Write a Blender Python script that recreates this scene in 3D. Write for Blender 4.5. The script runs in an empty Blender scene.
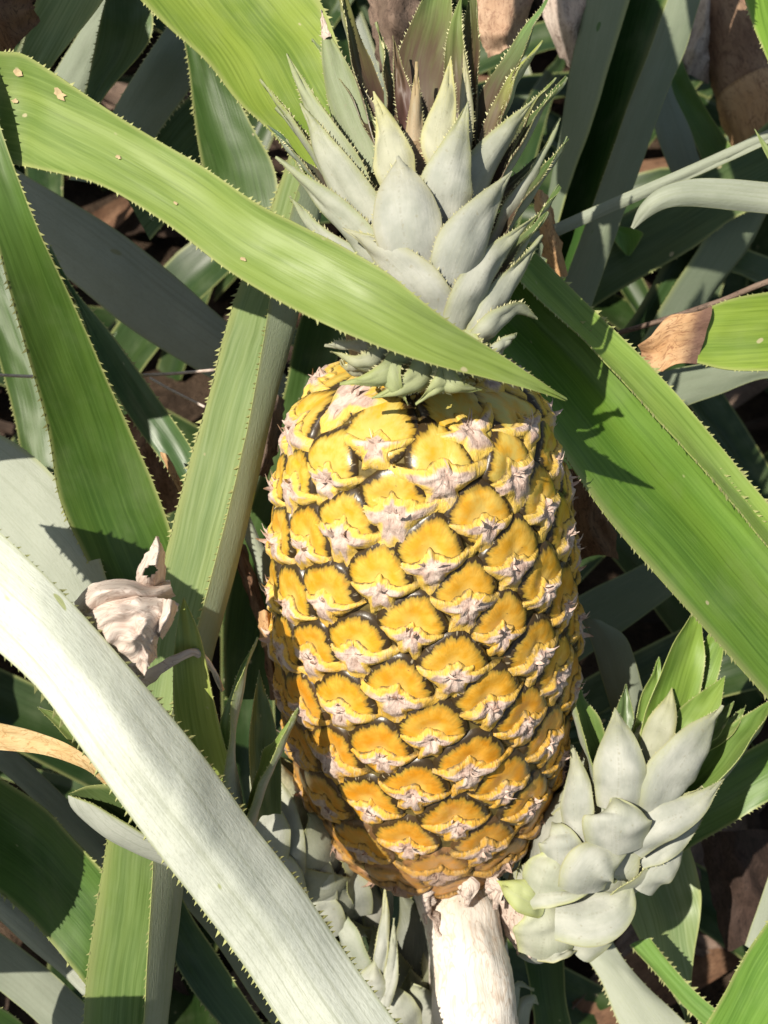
import bpy, math, random
from mathutils import Vector as V, Matrix, noise
R = math.radians
rng = random.Random(11)
sc = bpy.context.scene
col = sc.collection

# ------------------------------------------------------------------ camera
FPX, W, H = 1160.0, 768, 1024
PITCH = R(58)
CAM = V((0, 0, 0.80))
RT = V((1, 0, 0)); UP = V((0, math.sin(PITCH), math.cos(PITCH))); FW = V((0, math.cos(PITCH), -math.sin(PITCH)))
def c2w(v): return CAM + RT*v[0] + UP*v[1] + FW*v[2]
def d2w(v): return RT*v[0] + UP*v[1] + FW*v[2]
def P(x, y, d): return c2w(((x-W/2)/FPX*d, (H/2-y)/FPX*d, d))
cd = bpy.data.cameras.new('camera'); cam = bpy.data.objects.new('camera', cd); col.objects.link(cam)
cam.location = CAM
cam.matrix_world = Matrix.Translation(CAM) @ Matrix((RT, UP, -FW)).transposed().to_4x4()
cd.sensor_fit = 'VERTICAL'; cd.sensor_height = 36; cd.sensor_width = 27; cd.lens = FPX/H*36
cd.clip_start = 0.01; cd.clip_end = 500
cd.dof.use_dof = True; cd.dof.focus_distance = 0.40; cd.dof.aperture_fstop = 18
sc.camera = cam

# ------------------------------------------------------------------ light
S = V((-0.46, 0.25, 0.85)).normalized()            # towards the sun, in camera axes (right, up, back)
SW = (RT*S.x + UP*S.y - FW*S.z).normalized()
elev = math.asin(SW.z); az = math.atan2(SW.x, SW.y)
w = bpy.data.worlds.new('World'); sc.world = w; w.use_nodes = True
nt = w.node_tree; bg = nt.nodes['Background']
sky = nt.nodes.new('ShaderNodeTexSky'); sky.sky_type = 'NISHITA'; sky.sun_disc = False
sky.sun_elevation = elev; sky.sun_rotation = az
tint = nt.nodes.new('ShaderNodeMix'); tint.data_type = 'RGBA'; tint.blend_type = 'MULTIPLY'; tint.inputs[0].default_value = 1
nt.links.new(sky.outputs[0], tint.inputs[6]); tint.inputs[7].default_value = (1.0, 0.89, 0.68, 1)     # camera white balance
nt.links.new(tint.outputs[2], bg.inputs[0]); bg.inputs[1].default_value = 0.10
ld = bpy.data.lights.new('sun', 'SUN'); ld.energy = 4.9; ld.angle = R(0.5); ld.color = (1, 0.93, 0.80)
lo = bpy.data.objects.new('sun', ld); col.objects.link(lo)
lo.rotation_euler = SW.to_track_quat('Z', 'Y').to_euler(); lo.location = SW*3
sc.view_settings.view_transform = 'Standard'; sc.view_settings.look = 'None'
sc.view_settings.exposure = 0.42; sc.view_settings.gamma = 1
sc.cycles.max_bounces = 6; sc.cycles.use_denoising = True

# ------------------------------------------------------------------ materials
class NT:
    def __init__(s, name):
        s.m = bpy.data.materials.new(name); s.m.use_nodes = True
        s.t = s.m.node_tree; s.t.nodes.clear()
        s.out = s.n('OutputMaterial')
    def n(s, typ, **kw):
        o = s.t.nodes.new('ShaderNode'+typ)
        for k, v in kw.items(): setattr(o, k, v)
        return o
    def link(s, a, b): s.t.links.new(a, b)
    def set(s, inp, v):
        if hasattr(v, 'is_linked') or isinstance(v, bpy.types.NodeSocket): s.link(v, inp)
        else: inp.default_value = v
    def math(s, op, a, b=0.0, c=None, clamp=False):
        o = s.n('Math', operation=op, use_clamp=clamp); s.set(o.inputs[0], a); s.set(o.inputs[1], b)
        if c is not None: s.set(o.inputs[2], c)
        return o.outputs[0]
    def mix(s, f, a, b, mode='MIX'):
        o = s.n('Mix', data_type='RGBA', blend_type=mode); s.set(o.inputs[0], f)
        s.set(o.inputs[6], a if not isinstance(a, tuple) else (*a, 1)[:4]); s.set(o.inputs[7], b if not isinstance(b, tuple) else (*b, 1)[:4])
        return o.outputs[2]
    def ramp(s, f, a, b, lo=0.0, hi=1.0):
        o = s.n('MapRange', interpolation_type='SMOOTHSTEP'); s.set(o.inputs[0], f)
        o.inputs[1].default_value = a; o.inputs[2].default_value = b; o.inputs[3].default_value = lo; o.inputs[4].default_value = hi
        return o.outputs[0]
    def vec(s, v, sx, sy, sz, off=None):
        o = s.n('VectorMath', operation='MULTIPLY'); s.set(o.inputs[0], v); o.inputs[1].default_value = (sx, sy, sz)
        r = o.outputs[0]
        if off is not None:
            a = s.n('VectorMath', operation='ADD'); s.link(r, a.inputs[0]); s.link(off, a.inputs[1]); r = a.outputs[0]
        return r
    def noise(s, vec, scale=1.0, detail=3.0, rough=0.5, dist=0.0):
        o = s.n('TexNoise'); s.link(vec, o.inputs['Vector']); o.inputs['Scale'].default_value = scale
        o.inputs['Detail'].default_value = detail; o.inputs['Roughness'].default_value = rough; o.inputs['Distortion'].default_value = dist
        return o.outputs['Fac']
    def uv(s, name): return s.n('UVMap', uv_map=name).outputs[0]
    def sep(s, v):
        o = s.n('SeparateXYZ'); s.link(v, o.inputs[0]); return o.outputs
    def bsdf(s, colr, rough=0.5, spec=0.4, bump=None, bstr=0.3, bdist=0.001, transl=0.0, tcol=None):
        p = s.n('BsdfPrincipled'); s.set(p.inputs['Base Color'], colr if not isinstance(colr, tuple) else (*colr, 1)[:4])
        s.set(p.inputs['Roughness'], rough); s.set(p.inputs['Specular IOR Level'], spec)
        if bump is not None:
            b = s.n('Bump'); b.inputs['Strength'].default_value = bstr; b.inputs['Distance'].default_value = bdist
            s.link(bump, b.inputs['Height']); s.link(b.outputs[0], p.inputs['Normal'])
        r = p.outputs[0]
        if transl > 0:
            t = s.n('BsdfTranslucent'); s.set(t.inputs[0], tcol if tcol is not None else colr)
            mx = s.n('MixShader'); mx.inputs[0].default_value = transl; s.link(r, mx.inputs[1]); s.link(t.outputs[0], mx.inputs[2]); r = mx.outputs[0]
        s.link(r, s.out.inputs[0]); return s.m

def objinfo(N):
    oi = N.n('ObjectInfo')
    off = N.n('CombineXYZ'); r = oi.outputs['Random']
    N.link(N.math('MULTIPLY', r, 37.0), off.inputs[0]); N.link(N.math('MULTIPLY', r, 91.0), off.inputs[1])
    return oi, off.outputs[0]

def mat_leaf_top(name='leaf_green', purple=False):
    N = NT(name); oi, off = objinfo(N)
    m = N.uv('metric'); f = N.uv('frac'); fs = N.sep(f)
    u, t = fs[0], fs[1]
    base = oi.outputs['Color']
    st = N.noise(N.vec(m, 900, 22, 1, off), 1, 3, .6)
    band = N.noise(N.vec(m, 70, 3.5, 1, off), 1, 3, .55)
    blot = N.noise(N.vec(m, 45, 30, 1, off), 1, 4, .6)
    c = N.mix(N.ramp(band, .3, .7), N.mix(1.0, base, (.66, .74, .68), 'MULTIPLY'), N.mix(1.0, base, (1.22, 1.14, 1.0), 'MULTIPLY'))
    c = N.mix(N.ramp(st, .42, .70, 0, .45), c, N.mix(1.0, base, (1.45, 1.35, 1.6), 'MULTIPLY'))
    c = N.mix(N.ramp(st, .48, .30, 0, .5), c, N.mix(1.0, base, (.55, .6, .45), 'MULTIPLY'))
    # powdery bloom
    c = N.mix(N.ramp(blot, .46, .80, 0, .17), c, (.32, .36, .22))
    # paler margins
    e = N.math('ABSOLUTE', N.math('SUBTRACT', u, .5))
    c = N.mix(N.ramp(e, .44, .5, 0, .55), c, (.40, .42, .16))
    # small scars
    sp = N.noise(N.vec(m, 160, 110, 1, off), 1, 1, .4)
    c = N.mix(N.ramp(sp, .755, .79, 0, .8), c, (.50, .44, .27))
    if purple:
        pz = N.noise(N.vec(m, 500, 60, 1, off), 1, 3, .6)
        pf = N.math('ADD', N.ramp(t, .9, .35), N.math('MULTIPLY', N.math('SUBTRACT', pz, .5), .9), clamp=True)
        c = N.mix(N.math('MULTIPLY', pf, .85), c, (.085, .038, .036))
    rough = N.ramp(band, .3, .7, .34, .5)
    h = N.math('ADD', N.math('MULTIPLY', st, .5), N.math('MULTIPLY', blot, .4))
    tc = N.mix(1.0, c, (1.3, 1.25, .5), 'MULTIPLY')
    return N.bsdf(c, rough, .38, h, .3, .0008, .16, tc)

def mat_leaf_under(name='leaf_scurf', wf=1.0):
    N = NT(name); oi, off = objinfo(N)
    m = N.uv('metric'); fs = N.sep(N.uv('frac')); u, t = fs[0], fs[1]
    base = oi.outputs['Color']; al = oi.outputs['Alpha']
    st = N.noise(N.vec(m, 1500, 40, 1, off), 1, 3, .65)
    dash = N.noise(N.vec(m, 1300, 420, 1, off), 1, 2, .6)
    blot = N.noise(N.vec(m, 42, 14, 1, off), 1, 5, .65)
    green = N.mix(.45, base, (.13, .18, .09))
    white = N.mix(N.ramp(blot, .3, .7), tuple(x*wf for x in (.36, .38, .325)), tuple(x*wf for x in (.47, .485, .425)))
    c = N.mix(al, green, white)
    c = N.mix(N.ramp(dash, .46, .74, 0, .22), c, N.mix(.5, base, (.22, .24, .16)))
    c = N.mix(N.ramp(st, .5, .28, 0, .3), c, (.26, .28, .22))
    vein = N.noise(N.vec(m, 620, 5, 1, off), 1, 2, .5)
    c = N.mix(N.ramp(vein, .52, .66, 0, .30), c, N.mix(.5, base, (.24, .26, .19)))
    sp = N.noise(N.vec(m, 120, 60, 1, off), 1, 1, .3)
    c = N.mix(N.ramp(sp, .765, .785, 0, .8), c, N.mix(1.0, base, (1.3, 1.3, 1.0), 'MULTIPLY'))
    e = N.math('ABSOLUTE', N.math('SUBTRACT', u, .5))
    c = N.mix(N.ramp(e, .455, .5, 0, .6), c, (.30, .33, .14))
    h = N.math('ADD', N.math('MULTIPLY', st, .5), N.math('MULTIPLY', dash, .6))
    return N.bsdf(c, .62, .25, h, .35, .0006, .07, N.mix(1.0, c, (1, 1, .6), 'MULTIPLY'))

def mat_crown_under(name='crown_scurf'):
    N = NT(name); oi, off = objinfo(N)
    m = N.uv('metric'); fs = N.sep(N.uv('frac')); u, t = fs[0], fs[1]
    base = oi.outputs['Color']; al = oi.outputs['Alpha']
    st = N.noise(N.vec(m, 1400, 60, 1, off), 1, 3, .65)
    fine = N.noise(N.vec(m, 900, 500, 1, off), 1, 3, .6)
    blot = N.noise(N.vec(m, 90, 60, 1, off), 1, 4, .6)
    white = N.mix(N.ramp(blot, .3, .72), (.29, .305, .265), (.44, .445, .40))
    c = N.mix(al, base, white)
    e = N.math('ABSOLUTE', N.math('SUBTRACT', u, .5))
    tip = N.math('ADD', N.ramp(t, .5, 1.0, 0, .75), N.ramp(e, .28, .5, 0, .7), clamp=True)
    tip = N.math('MULTIPLY', tip, N.ramp(fine, .3, .6, .55, 1.0))
    c = N.mix(tip, c, N.mix(.25, base, (.30, .30, .10)))
    dots = N.noise(N.vec(m, 150, 1100, 1, off), 1, 1, .5)
    ridge = N.math('MULTIPLY', N.ramp(N.math('ABSOLUTE', N.math('ADD', N.math('SUBTRACT', u, .54), N.math('MULTIPLY', N.math('SUBTRACT', blot, .5), .12))), .025, .008), N.ramp(dots, .48, .58))
    c = N.mix(N.math('MULTIPLY', ridge, .25), c, (.20, .19, .13))
    pit = N.noise(N.vec(m, 480, 420, 1, off), 1, 2, .5)
    c = N.mix(N.ramp(pit, .66, .74, 0, .45), c, (.25, .23, .15))
    c = N.mix(N.ramp(st, .5, .3, 0, .28), c, (.33, .34, .27))
    c = N.mix(N.ramp(fine, .62, .75, 0, .3), c, (.33, .33, .24))
    c = N.mix(N.ramp(e, .46, .5, 0, .6), c, (.27, .26, .12))
    h = N.math('ADD', N.math('MULTIPLY', st, .4), N.math('MULTIPLY', fine, .5))
    return N.bsdf(c, .6, .25, h, .4, .0006, .06, N.mix(1.0, c, (1, 1, .6), 'MULTIPLY'))

def mat_dry(name, c1, c2, c3, sc_=1.0, burn=False):
    N = NT(name); oi, off = objinfo(N)
    m = N.uv('metric')
    a = N.noise(N.vec(m, 60*sc_, 45*sc_, 1, off), 1, 5, .65)
    b = N.noise(N.vec(m, 420*sc_, 90*sc_, 1, off), 1, 4, .65)
    v = N.noise(N.vec(m, 300*sc_, 120*sc_, 1, off), 1, 2, .5, 1.5)
    c = N.mix(N.ramp(a, .35, .7), c1, c2)
    c = N.mix(N.ramp(b, .5, .8, 0, .7), c, c3)
    c = N.mix(N.math('MULTIPLY', N.ramp(v, .46, .5), N.ramp(v, .54, .5, 0, .7)), c, c3)
    if burn:
        t = N.sep(N.uv('frac'))[1]; t = N.math('ADD', t, N.math('MULTIPLY', N.math('SUBTRACT', a, .5), .35))
        c = N.mix(N.ramp(t, .34, .10, 0, .85), c, (.11, .06, .055)); c = N.mix(N.ramp(t, .80, .95, 0, .5), c, (.16, .08, .04))
    return N.bsdf(c, .75, .2, N.math('ADD', a, b), .5, .0015, .08)

MT = mat_leaf_top(); MU = mat_leaf_under(); MUW = mat_leaf_under('leaf_scurf_white', 1.62)
MCT = mat_leaf_top('crown_green', True); MCU = mat_crown_under()
def flatmat(name, c, rough=.6, var=.25, scale=300):
    N = NT(name); tc = N.n('TexCoord').outputs['Object']
    a = N.noise(tc, scale, 4, .6)
    cc = N.mix(N.ramp(a, .3, .7), tuple(x*(1-var) for x in c), tuple(min(1, x*(1+var)) for x in c))
    return N.bsdf(cc, rough, .3, a, .3, .001)
MSP = flatmat('spine', (.33, .34, .14)); MSPW = flatmat('spine_pale', (.50, .48, .27)); MSPD = flatmat('spine_dry', (.42, .32, .18))
MDRY = mat_dry('dry_pinkish', (.50, .40, .34), (.66, .56, .49), (.17, .11, .09))
MTAN = mat_dry('dry_tan', (.52, .30, .14), (.62, .42, .24), (.22, .10, .05))
MTIP = mat_dry('dry_tip_skin', (.48, .28, .14), (.62, .42, .25), (.22, .10, .05), 1.0, True)
MBRN = mat_dry('dry_brown', (.16, .085, .05), (.24, .14, .085), (.06, .035, .024)); MLIT = mat_dry('dry_litter', (.032, .020, .014), (.065, .042, .030), (.015, .010, .008))
MGRY = mat_dry('dry_grey', (.16, .11, .085), (.25, .18, .14), (.05, .035, .03))
MSTALK = mat_dry('stalk_skin', (.74, .67, .59), (.82, .76, .69), (.60, .47, .36), .55)

def mat_disc():
    N = NT('eye_skin'); oi, off = objinfo(N)
    fs = N.sep(N.uv('frac')); ang, rho = fs[0], fs[1]
    m = N.uv('metric')
    ripe = N.sep(oi.outputs['Color'])
    v = N.n('CombineXYZ'); N.link(ang, v.inputs[0]); N.link(rho, v.inputs[1])
    st = N.noise(N.vec(v.outputs[0], 26, 1.0, 1, off), 1, 3, .65)
    st2 = N.noise(N.vec(v.outputs[0], 62, 1.6, 1, off), 1, 3, .6)
    bl = N.noise(N.vec(m, 190, 190, 1, off), 1, 4, .6)
    yel = N.mix(ripe[0], (.66, .345, .020), (.63, .255, .012))
    pale = N.mix(ripe[0], (.74, .46, .07), (.73, .36, .04))
    c = N.mix(N.ramp(bl, .35, .68), yel, pale)
    c = N.mix(N.ramp(rho, .45, .1, 0, .45), c, (.78, .58, .20))
    # fine rays running in from the rim
    ray = N.math('MULTIPLY', N.ramp(st2, .56, .36), N.ramp(rho, .38, .85))
    c = N.mix(N.math('MULTIPLY', ray, .55), c, (.36, .19, .02))
    ed = N.math('ADD', rho, N.math('ADD', N.math('MULTIPLY', N.math('SUBTRACT', st, .5), .32), N.math('MULTIPLY', N.math('SUBTRACT', st2, .5), .22)))
    c = N.mix(N.ramp(ed, .68, .80, 0, .8), c, N.mix(N.ramp(bl, .35, .65), (.22, .14, .022), (.32, .24, .04)))
    c = N.mix(N.ramp(ed, .79, .85), c, (.042, .026, .010))
    c = N.mix(N.ramp(rho, .97, .99), c, (.08, .058, .016))
    tooth = N.math('MULTIPLY', N.ramp(st2, .60, .68), N.math('MULTIPLY', N.ramp(rho, .84, .88), N.ramp(rho, .96, .93)))
    c = N.mix(N.math('MULTIPLY', tooth, .6), c, (.52, .44, .30))
    spot = N.noise(N.vec(m, 420, 420, 1, off), 1, 2, .5)
    c = N.mix(N.ramp(spot, .70, .76, 0, .7), c, (.24, .11, .03))
    # green flush on young eyes
    c = N.mix(N.math('MULTIPLY', N.math('MULTIPLY', ripe[1], N.ramp(ed, .80, .68)), N.ramp(bl, .3, .65)), c, (.46, .44, .13))
    c = N.mix(N.math('MULTIPLY', ripe[2], N.ramp(bl, .25, .6)), c, (.36, .18, .07))
    h = N.math('ADD', N.math('MULTIPLY', st, .25), N.math('MULTIPLY', bl, .6))
    return N.bsdf(c, .34, .5, h, .35, .0010)
def mat_bract():
    N = NT('eye_bract'); oi, off = objinfo(N)
    fs = N.sep(N.uv('frac')); ang, rho = fs[0], fs[1]
    m = N.uv('metric'); ms = N.sep(m)
    ripe = N.sep(oi.outputs['Color'])
    a = N.noise(N.vec(m, 260, 200, 1, off), 1, 5, .7)
    ln = N.noise(N.vec(m, 520, 160, 1, off), 1, 3, .6, 1.2)
    pink = N.mix(N.ramp(a, .3, .7), (.40, .27, .22), (.68, .55, .48))
    yel = N.mix(ripe[0], (.68, .46, .09), (.68, .37, .05))
    yel = N.mix(N.ramp(ln, .45, .7, 0, .7), yel, (.60, .45, .24))
    f = N.math('ADD', rho, N.math('MULTIPLY', N.math('SUBTRACT', a, .5), .6))
    dn = N.ramp(ms[1], -.002, -.010)       # the downward lobe stays papery for longer
    f = N.math('SUBTRACT', f, N.math('MULTIPLY', dn, .06))
    c = N.mix(N.ramp(f, .40, .64), pink, yel)
    c = N.mix(N.math('MULTIPLY', ripe[2], N.ramp(a, .2, .6, .3, .85)), c, (.22, .12, .065))
    crack = N.math('MULTIPLY', N.ramp(ln, .40, .31), N.ramp(rho, .75, .35))
    c = N.mix(N.math('MULTIPLY', crack, .8), c, (.11, .055, .04))
    c = N.mix(N.ramp(f, .84, 1.0, 0, .85), c, (.075, .050, .014))
    h = N.math('ADD', a, ln)
    return N.bsdf(c, .6, .25, h, .55, .0012)
MDISC = mat_disc(); MBRACT = mat_bract()
MCORE = flatmat('eye_groove', (.12, .088, .026), .7, .4, 220)

# ------------------------------------------------------------------ mesh helpers
class MB:
    """collects vertices, faces, two uv sets and material slots for one mesh"""
    def __init__(s): s.v = []; s.f = []; s.uf = []; s.um = []; s.mi = []; s.sm = []; s.mats = []
    def mat(s, m):
        if m not in s.mats: s.mats.append(m)
        return s.mats.index(m)
    def face(s, idx, m, uf=None, um=None, smooth=True):
        s.f.append(tuple(idx)); s.mi.append(s.mat(m)); s.sm.append(smooth)
        n = len(idx); s.uf += uf or [(.5, .5)]*n; s.um += um or [(0, 0)]*n
    def build(s, name, parent=None, origin=None):
        me = bpy.data.meshes.new(name)
        o0 = origin or V((0, 0, 0))
        me.from_pydata([tuple(V(p)-o0) for p in s.v], [], s.f)
        for m in s.mats: me.materials.append(m)
        me.polygons.foreach_set('material_index', s.mi); me.polygons.foreach_set('use_smooth', s.sm)
        a = me.uv_layers.new(name='frac'); a.data.foreach_set('uv', [c for p in s.uf for c in p])
        b = me.uv_layers.new(name='metric'); b.data.foreach_set('uv', [c for p in s.um for c in p])
        me.update()
        o = bpy.data.objects.new(name, me); col.objects.link(o)
        if parent is not None: o.parent = parent; o.location = o0 - world_loc(parent)
        else: o.location = o0
        return o
def world_loc(o):
    p = V((0, 0, 0))
    while o is not None: p += V(o.location); o = o.parent
    return p
def empty(name, loc):
    o = bpy.data.objects.new(name, None); col.objects.link(o); o.location = loc; o.empty_display_size = .02; return o
def tag(o, label=None, cat=None, group=None, kind=None):
    if label: o['label'] = label
    if cat: o['category'] = cat
    if group: o['group'] = group
    if kind: o['kind'] = kind
    return o
def cr(pts, t):
    """Catmull-Rom through pts (Vectors), t in 0..1"""
    n = len(pts)-1; x = min(max(t, 0), 1)*n; i = min(int(x), n-1); f = x-i
    p1, p2 = pts[i], pts[i+1]; p0 = pts[i-1] if i > 0 else p1*2-p2; p3 = pts[i+2] if i+2 <= n else p2*2-p1
    return 0.5*((2*p1)+(p2-p0)*f+(2*p0-5*p1+4*p2-p3)*f*f+(3*p1-p0-3*p2+p3)*f**3)

def spine(mb, p, along, out, nrm, size, m):
    a = p-along*size*.42; b = p+along*size*.42
    k = len(mb.v); mb.v += [a+nrm*size*.22, b+nrm*size*.12, p-nrm*size*.25, p+out*size+along*size*.55]
    for f in ((0, 1, 3), (1, 2, 3), (2, 0, 3)): mb.face([k+i for i in f], m, smooth=False)

def sheet(mb, grid, nrm, mt, mu, th=.0012, spines=None, seed=0, holes=None):
    """grid[j][i]: j along, i across; nrm[j][i]: adaxial normals. Adds both faces, the rim and the edge spines."""
    nv = len(grid); nu = len(grid[0])
    # metric coordinates
    L = [0.0]
    for j in range(1, nv): L.append(L[-1]+(grid[j][nu//2]-grid[j-1][nu//2]).length)
    X = []
    for j in range(nv):
        x = [0.0]
        for i in range(1, nu): x.append(x[-1]+(grid[j][i]-grid[j][i-1]).length)
        h = x[-1]/2; X.append([a-h for a in x])
    k0 = len(mb.v)
    for j in range(nv):
        for i in range(nu): mb.v.append(grid[j][i])
    k1 = len(mb.v)
    for j in range(nv):
        for i in range(nu):
            u = i/(nu-1); mb.v.append(grid[j][i]-nrm[j][i]*min(th, (X[j][-1]-X[j][0])*.14)*(.3+.7*math.sin(math.pi*u)))
    for j in range(nv-1):
        for i in range(nu-1):
            if holes and holes(i/(nu-1), j/(nv-1)): continue
            q = [(j, i), (j, i+1), (j+1, i+1), (j+1, i)]
            uf = [(a[1]/(nu-1), a[0]/(nv-1)) for a in q]; um = [(X[a[0]][a[1]], L[a[0]]) for a in q]
            mb.face([k0+a[0]*nu+a[1] for a in q], mt, uf, um)
            mb.face([k1+a[0]*nu+a[1] for a in reversed(q)], mu, uf[::-1], um[::-1])
    if holes: return
    for i in (0, nu-1):
        k = len(mb.v)
        for j in range(nv): mb.v.append(grid[j][i]); mb.v.append(grid[j][i]-nrm[j][i]*min(th, (X[j][-1]-X[j][0])*.14)*.3)
        for j in range(nv-1):
            q = [k+2*j, k+2*j+1, k+2*j+3, k+2*j+2]
            mb.face(q, mt, [(i/(nu-1), j/(nv-1))]*4, [(X[j][i], L[j])]*4, False)
    if spines:
        gap, size, ms, tipward = spines; gap *= .80; size *= .66
        r = random.Random(seed)
        for i, ii in ((0, 1), (nu-1, nu-2)):
            acc = r.uniform(0, gap)
            for j in range(nv-1):
                a, b = grid[j][i], grid[j+1][i]; seg = b-a; ln = seg.length
                if ln < 1e-6: continue
                al = seg/ln*tipward
                wide = min(1.0, (grid[j][0]-grid[j][-1]).length/(size*5))
                while acc < ln:
                    f = acc/ln; p = a.lerp(b, f); inn = grid[j][ii].lerp(grid[j+1][ii], f)
                    o = (p-inn); o = o-al*o.dot(al)
                    if o.length > 1e-7:
                        o.normalize(); s_ = size*r.choice((.45, .7, .9, 1.0, 1.1, 1.4))*r.uniform(.8, 1.2)*wide
                        if wide > .15 and r.random() > .08: spine(mb, p-o*size*.08, al, o, nrm[j][i], s_, ms)
                    acc += gap*r.uniform(.55, 1.5)
                acc -= ln

def grid_normals(grid, toward):
    """per-vertex normals, sign so that the middle one points along toward"""
    nv = len(grid); nu = len(grid[0]); out = []
    for j in range(nv):
        row = []
        for i in range(nu):
            a = grid[min(j+1, nv-1)][i]-grid[max(j-1, 0)][i]; b = grid[j][min(i+1, nu-1)]-grid[j][max(i-1, 0)]
            n = b.cross(a)
            if n.length < 1e-12: n = V(row[-1]) if row else (V(out[-1][i]) if out else V(toward))
            row.append(n.normalized())
        out.append(row)
    j, i = nv//3, nu//2
    if out[j][i].dot(toward) < 0: out = [[-n for n in r] for r in out]
    return out

def view_dir(p): return (CAM-p).normalized()

LEAFGROUP = 'long saw-edged leaves of the pineapple plants'
def long_leaf(label, rows, colr, scurf=.75, side='top', arc=.7, spines=(.0034, .0020), tipward=1, name='pineapple_leaf', ms=None,
              mats=None, wav=.0012, cat='leaf', group=LEAFGROUP, nu=13, parent=None, fold=.45, th=.0014):
    """rows: (xL,yL,xR,yR,d[,dR]) two rails, or (xL,yL,dL, xK,yK,dK, xR,yR,dR) three rails; pixel positions carry their own distance."""
    three = len(rows[0]) == 9
    if three:
        rails = [[P(*r[0:3]) for r in rows], [P(*r[3:6]) for r in rows], [P(*r[6:9]) for r in rows]]
    else:
        rails = [[P(r[0], r[1], r[4]) for r in rows], [P(r[2], r[3], r[5] if len(r) > 5 else r[4]) for r in rows]]
    ln = sum((rails[0][i+1]-rails[0][i]).length for i in range(len(rows)-1))
    nv = max(12, int(ln/.0032)); seed = hash_str(label)
    rr = random.Random(seed); ph = rr.uniform(0, 100)
    grid = []
    for j in range(nv+1):
        t = j/nv; q = [cr(r, t) for r in rails]
        e = .004; tang = (cr(rails[0], t+e)+cr(rails[-1], t+e))-(cr(rails[0], t-e)+cr(rails[-1], t-e))
        chord = q[-1]-q[0]; mid = (q[0]+q[-1])/2
        n = chord.cross(tang)
        if n.length < 1e-12: n = view_dir(mid)
        n.normalize()
        if n.dot(view_dir(mid)) < 0: n = -n
        N_ = n if side == 'top' else -n
        row = []
        for i in range(nu):
            u = i/(nu-1)
            if three:
                k = 2*(1-u)*u*.0
                # rounded fold: quadratic B-spline pulled to the middle rail
                a = q[0].lerp(q[1], min(1, 2*u)) if u <= .5 else q[1].lerp(q[2], 2*u-1)
                b = q[0]*(1-u)**2+(q[1]*2-(q[0]+q[2])*.5)*2*u*(1-u)+q[2]*u*u
                p = a.lerp(b, fold)
            else:
                A = arc*(1-.0*t); c = chord.length
                if A > .01:
                    Rr = c/2/math.sin(A/2); al = (u-.5)*A
                    p = mid+chord.normalized()*Rr*math.sin(al)+N_*(Rr*(1-math.cos(al))-Rr*(1-math.cos(A/2))) if c > 1e-9 else mid
                else: p = q[0].lerp(q[1], u)
            wv = noise.noise(V((t*ln*28+ph, u*2.2, ph)))*wav + noise.noise(V((t*ln*90+ph, u*5, ph)))*wav*.35
            row.append(p+n*wv)
        grid.append(row)
    mid_t = grid[len(grid)//3][nu//2]
    N0 = view_dir(mid_t)*(1 if side == 'top' else -1)
    nr = grid_normals(grid, N0)
    mb = MB(); mt, mu = mats or (MT, MU)
    sheet(mb, grid, nr, mt, mu, th, (spines[0], spines[1], ms or (MSP if side == 'top' else MSPW), tipward) if spines else None, seed)
    org = grid[0][nu//2].copy()
    o = mb.build(name, parent, org)
    o.color = (*colr, scurf)
    if parent is None: tag(o, label, cat, group)
    o_grid[o.name] = (grid, nr, mb)
    return o
o_grid = {}
def hash_str(s):
    h = 7
    for ch in s: h = (h*31+ord(ch)) % 1000003
    return h

def blade(mb, pts, wpx, N, arc, mt, mu, shape=(.75, .45, 1.0), spines=(.0022, .0011, None), seed=1, th=.0012, nu=9, nv=22, wav=.0005, world=False):
    """one crown or slip leaf: pts (x,y,d) base to tip, widest width in pixels, adaxial direction N in camera axes (right, up, towards camera)"""
    if world: ctr = pts; Wm = wpx; Nw = N.normalized()
    else:
        ctr = [P(*p) for p in pts]; Wm = wpx*sum(p[2] for p in pts)/len(pts)/FPX
        Nw = (RT*N[0]+UP*N[1]-FW*N[2]).normalized()
    b, tm, pw = shape; grid = []
    rr = random.Random(seed); ph = rr.uniform(0, 100)
    for j in range(nv+1):
        t = j/nv; c = cr(ctr, t); e = .01
        tg = (cr(ctr, min(1, t+e))-cr(ctr, max(0, t-e))).normalized()
        wd = tg.cross(Nw).normalized(); n = wd.cross(tg).normalized()
        if n.dot(Nw) < 0: n = -n
        if t < tm: x = t/tm; s = b+(1-b)*math.sin(x*math.pi/2)
        else: x = (t-tm)/(1-tm); s = max(0.0, 1-x**(1.0+pw))*(1-.35*x)
        ww = Wm*max(s, .012); A = arc; Rr = ww/A
        row = []
        for i in range(nu):
            u = i/(nu-1); al = (u-.5)*A
            p = c+wd*Rr*math.sin(al)+n*Rr*(1-math.cos(al))
            p = p+n*noise.noise(V((t*5+ph, u*3, ph)))*wav*3
            row.append(p)
        grid.append(row)
    nr = grid_normals(grid, Nw)
    sheet(mb, grid, nr, mt, mu, th, (spines[0], spines[1], spines[2] or MSPW, 1) if spines else None, seed)
    return grid

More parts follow.
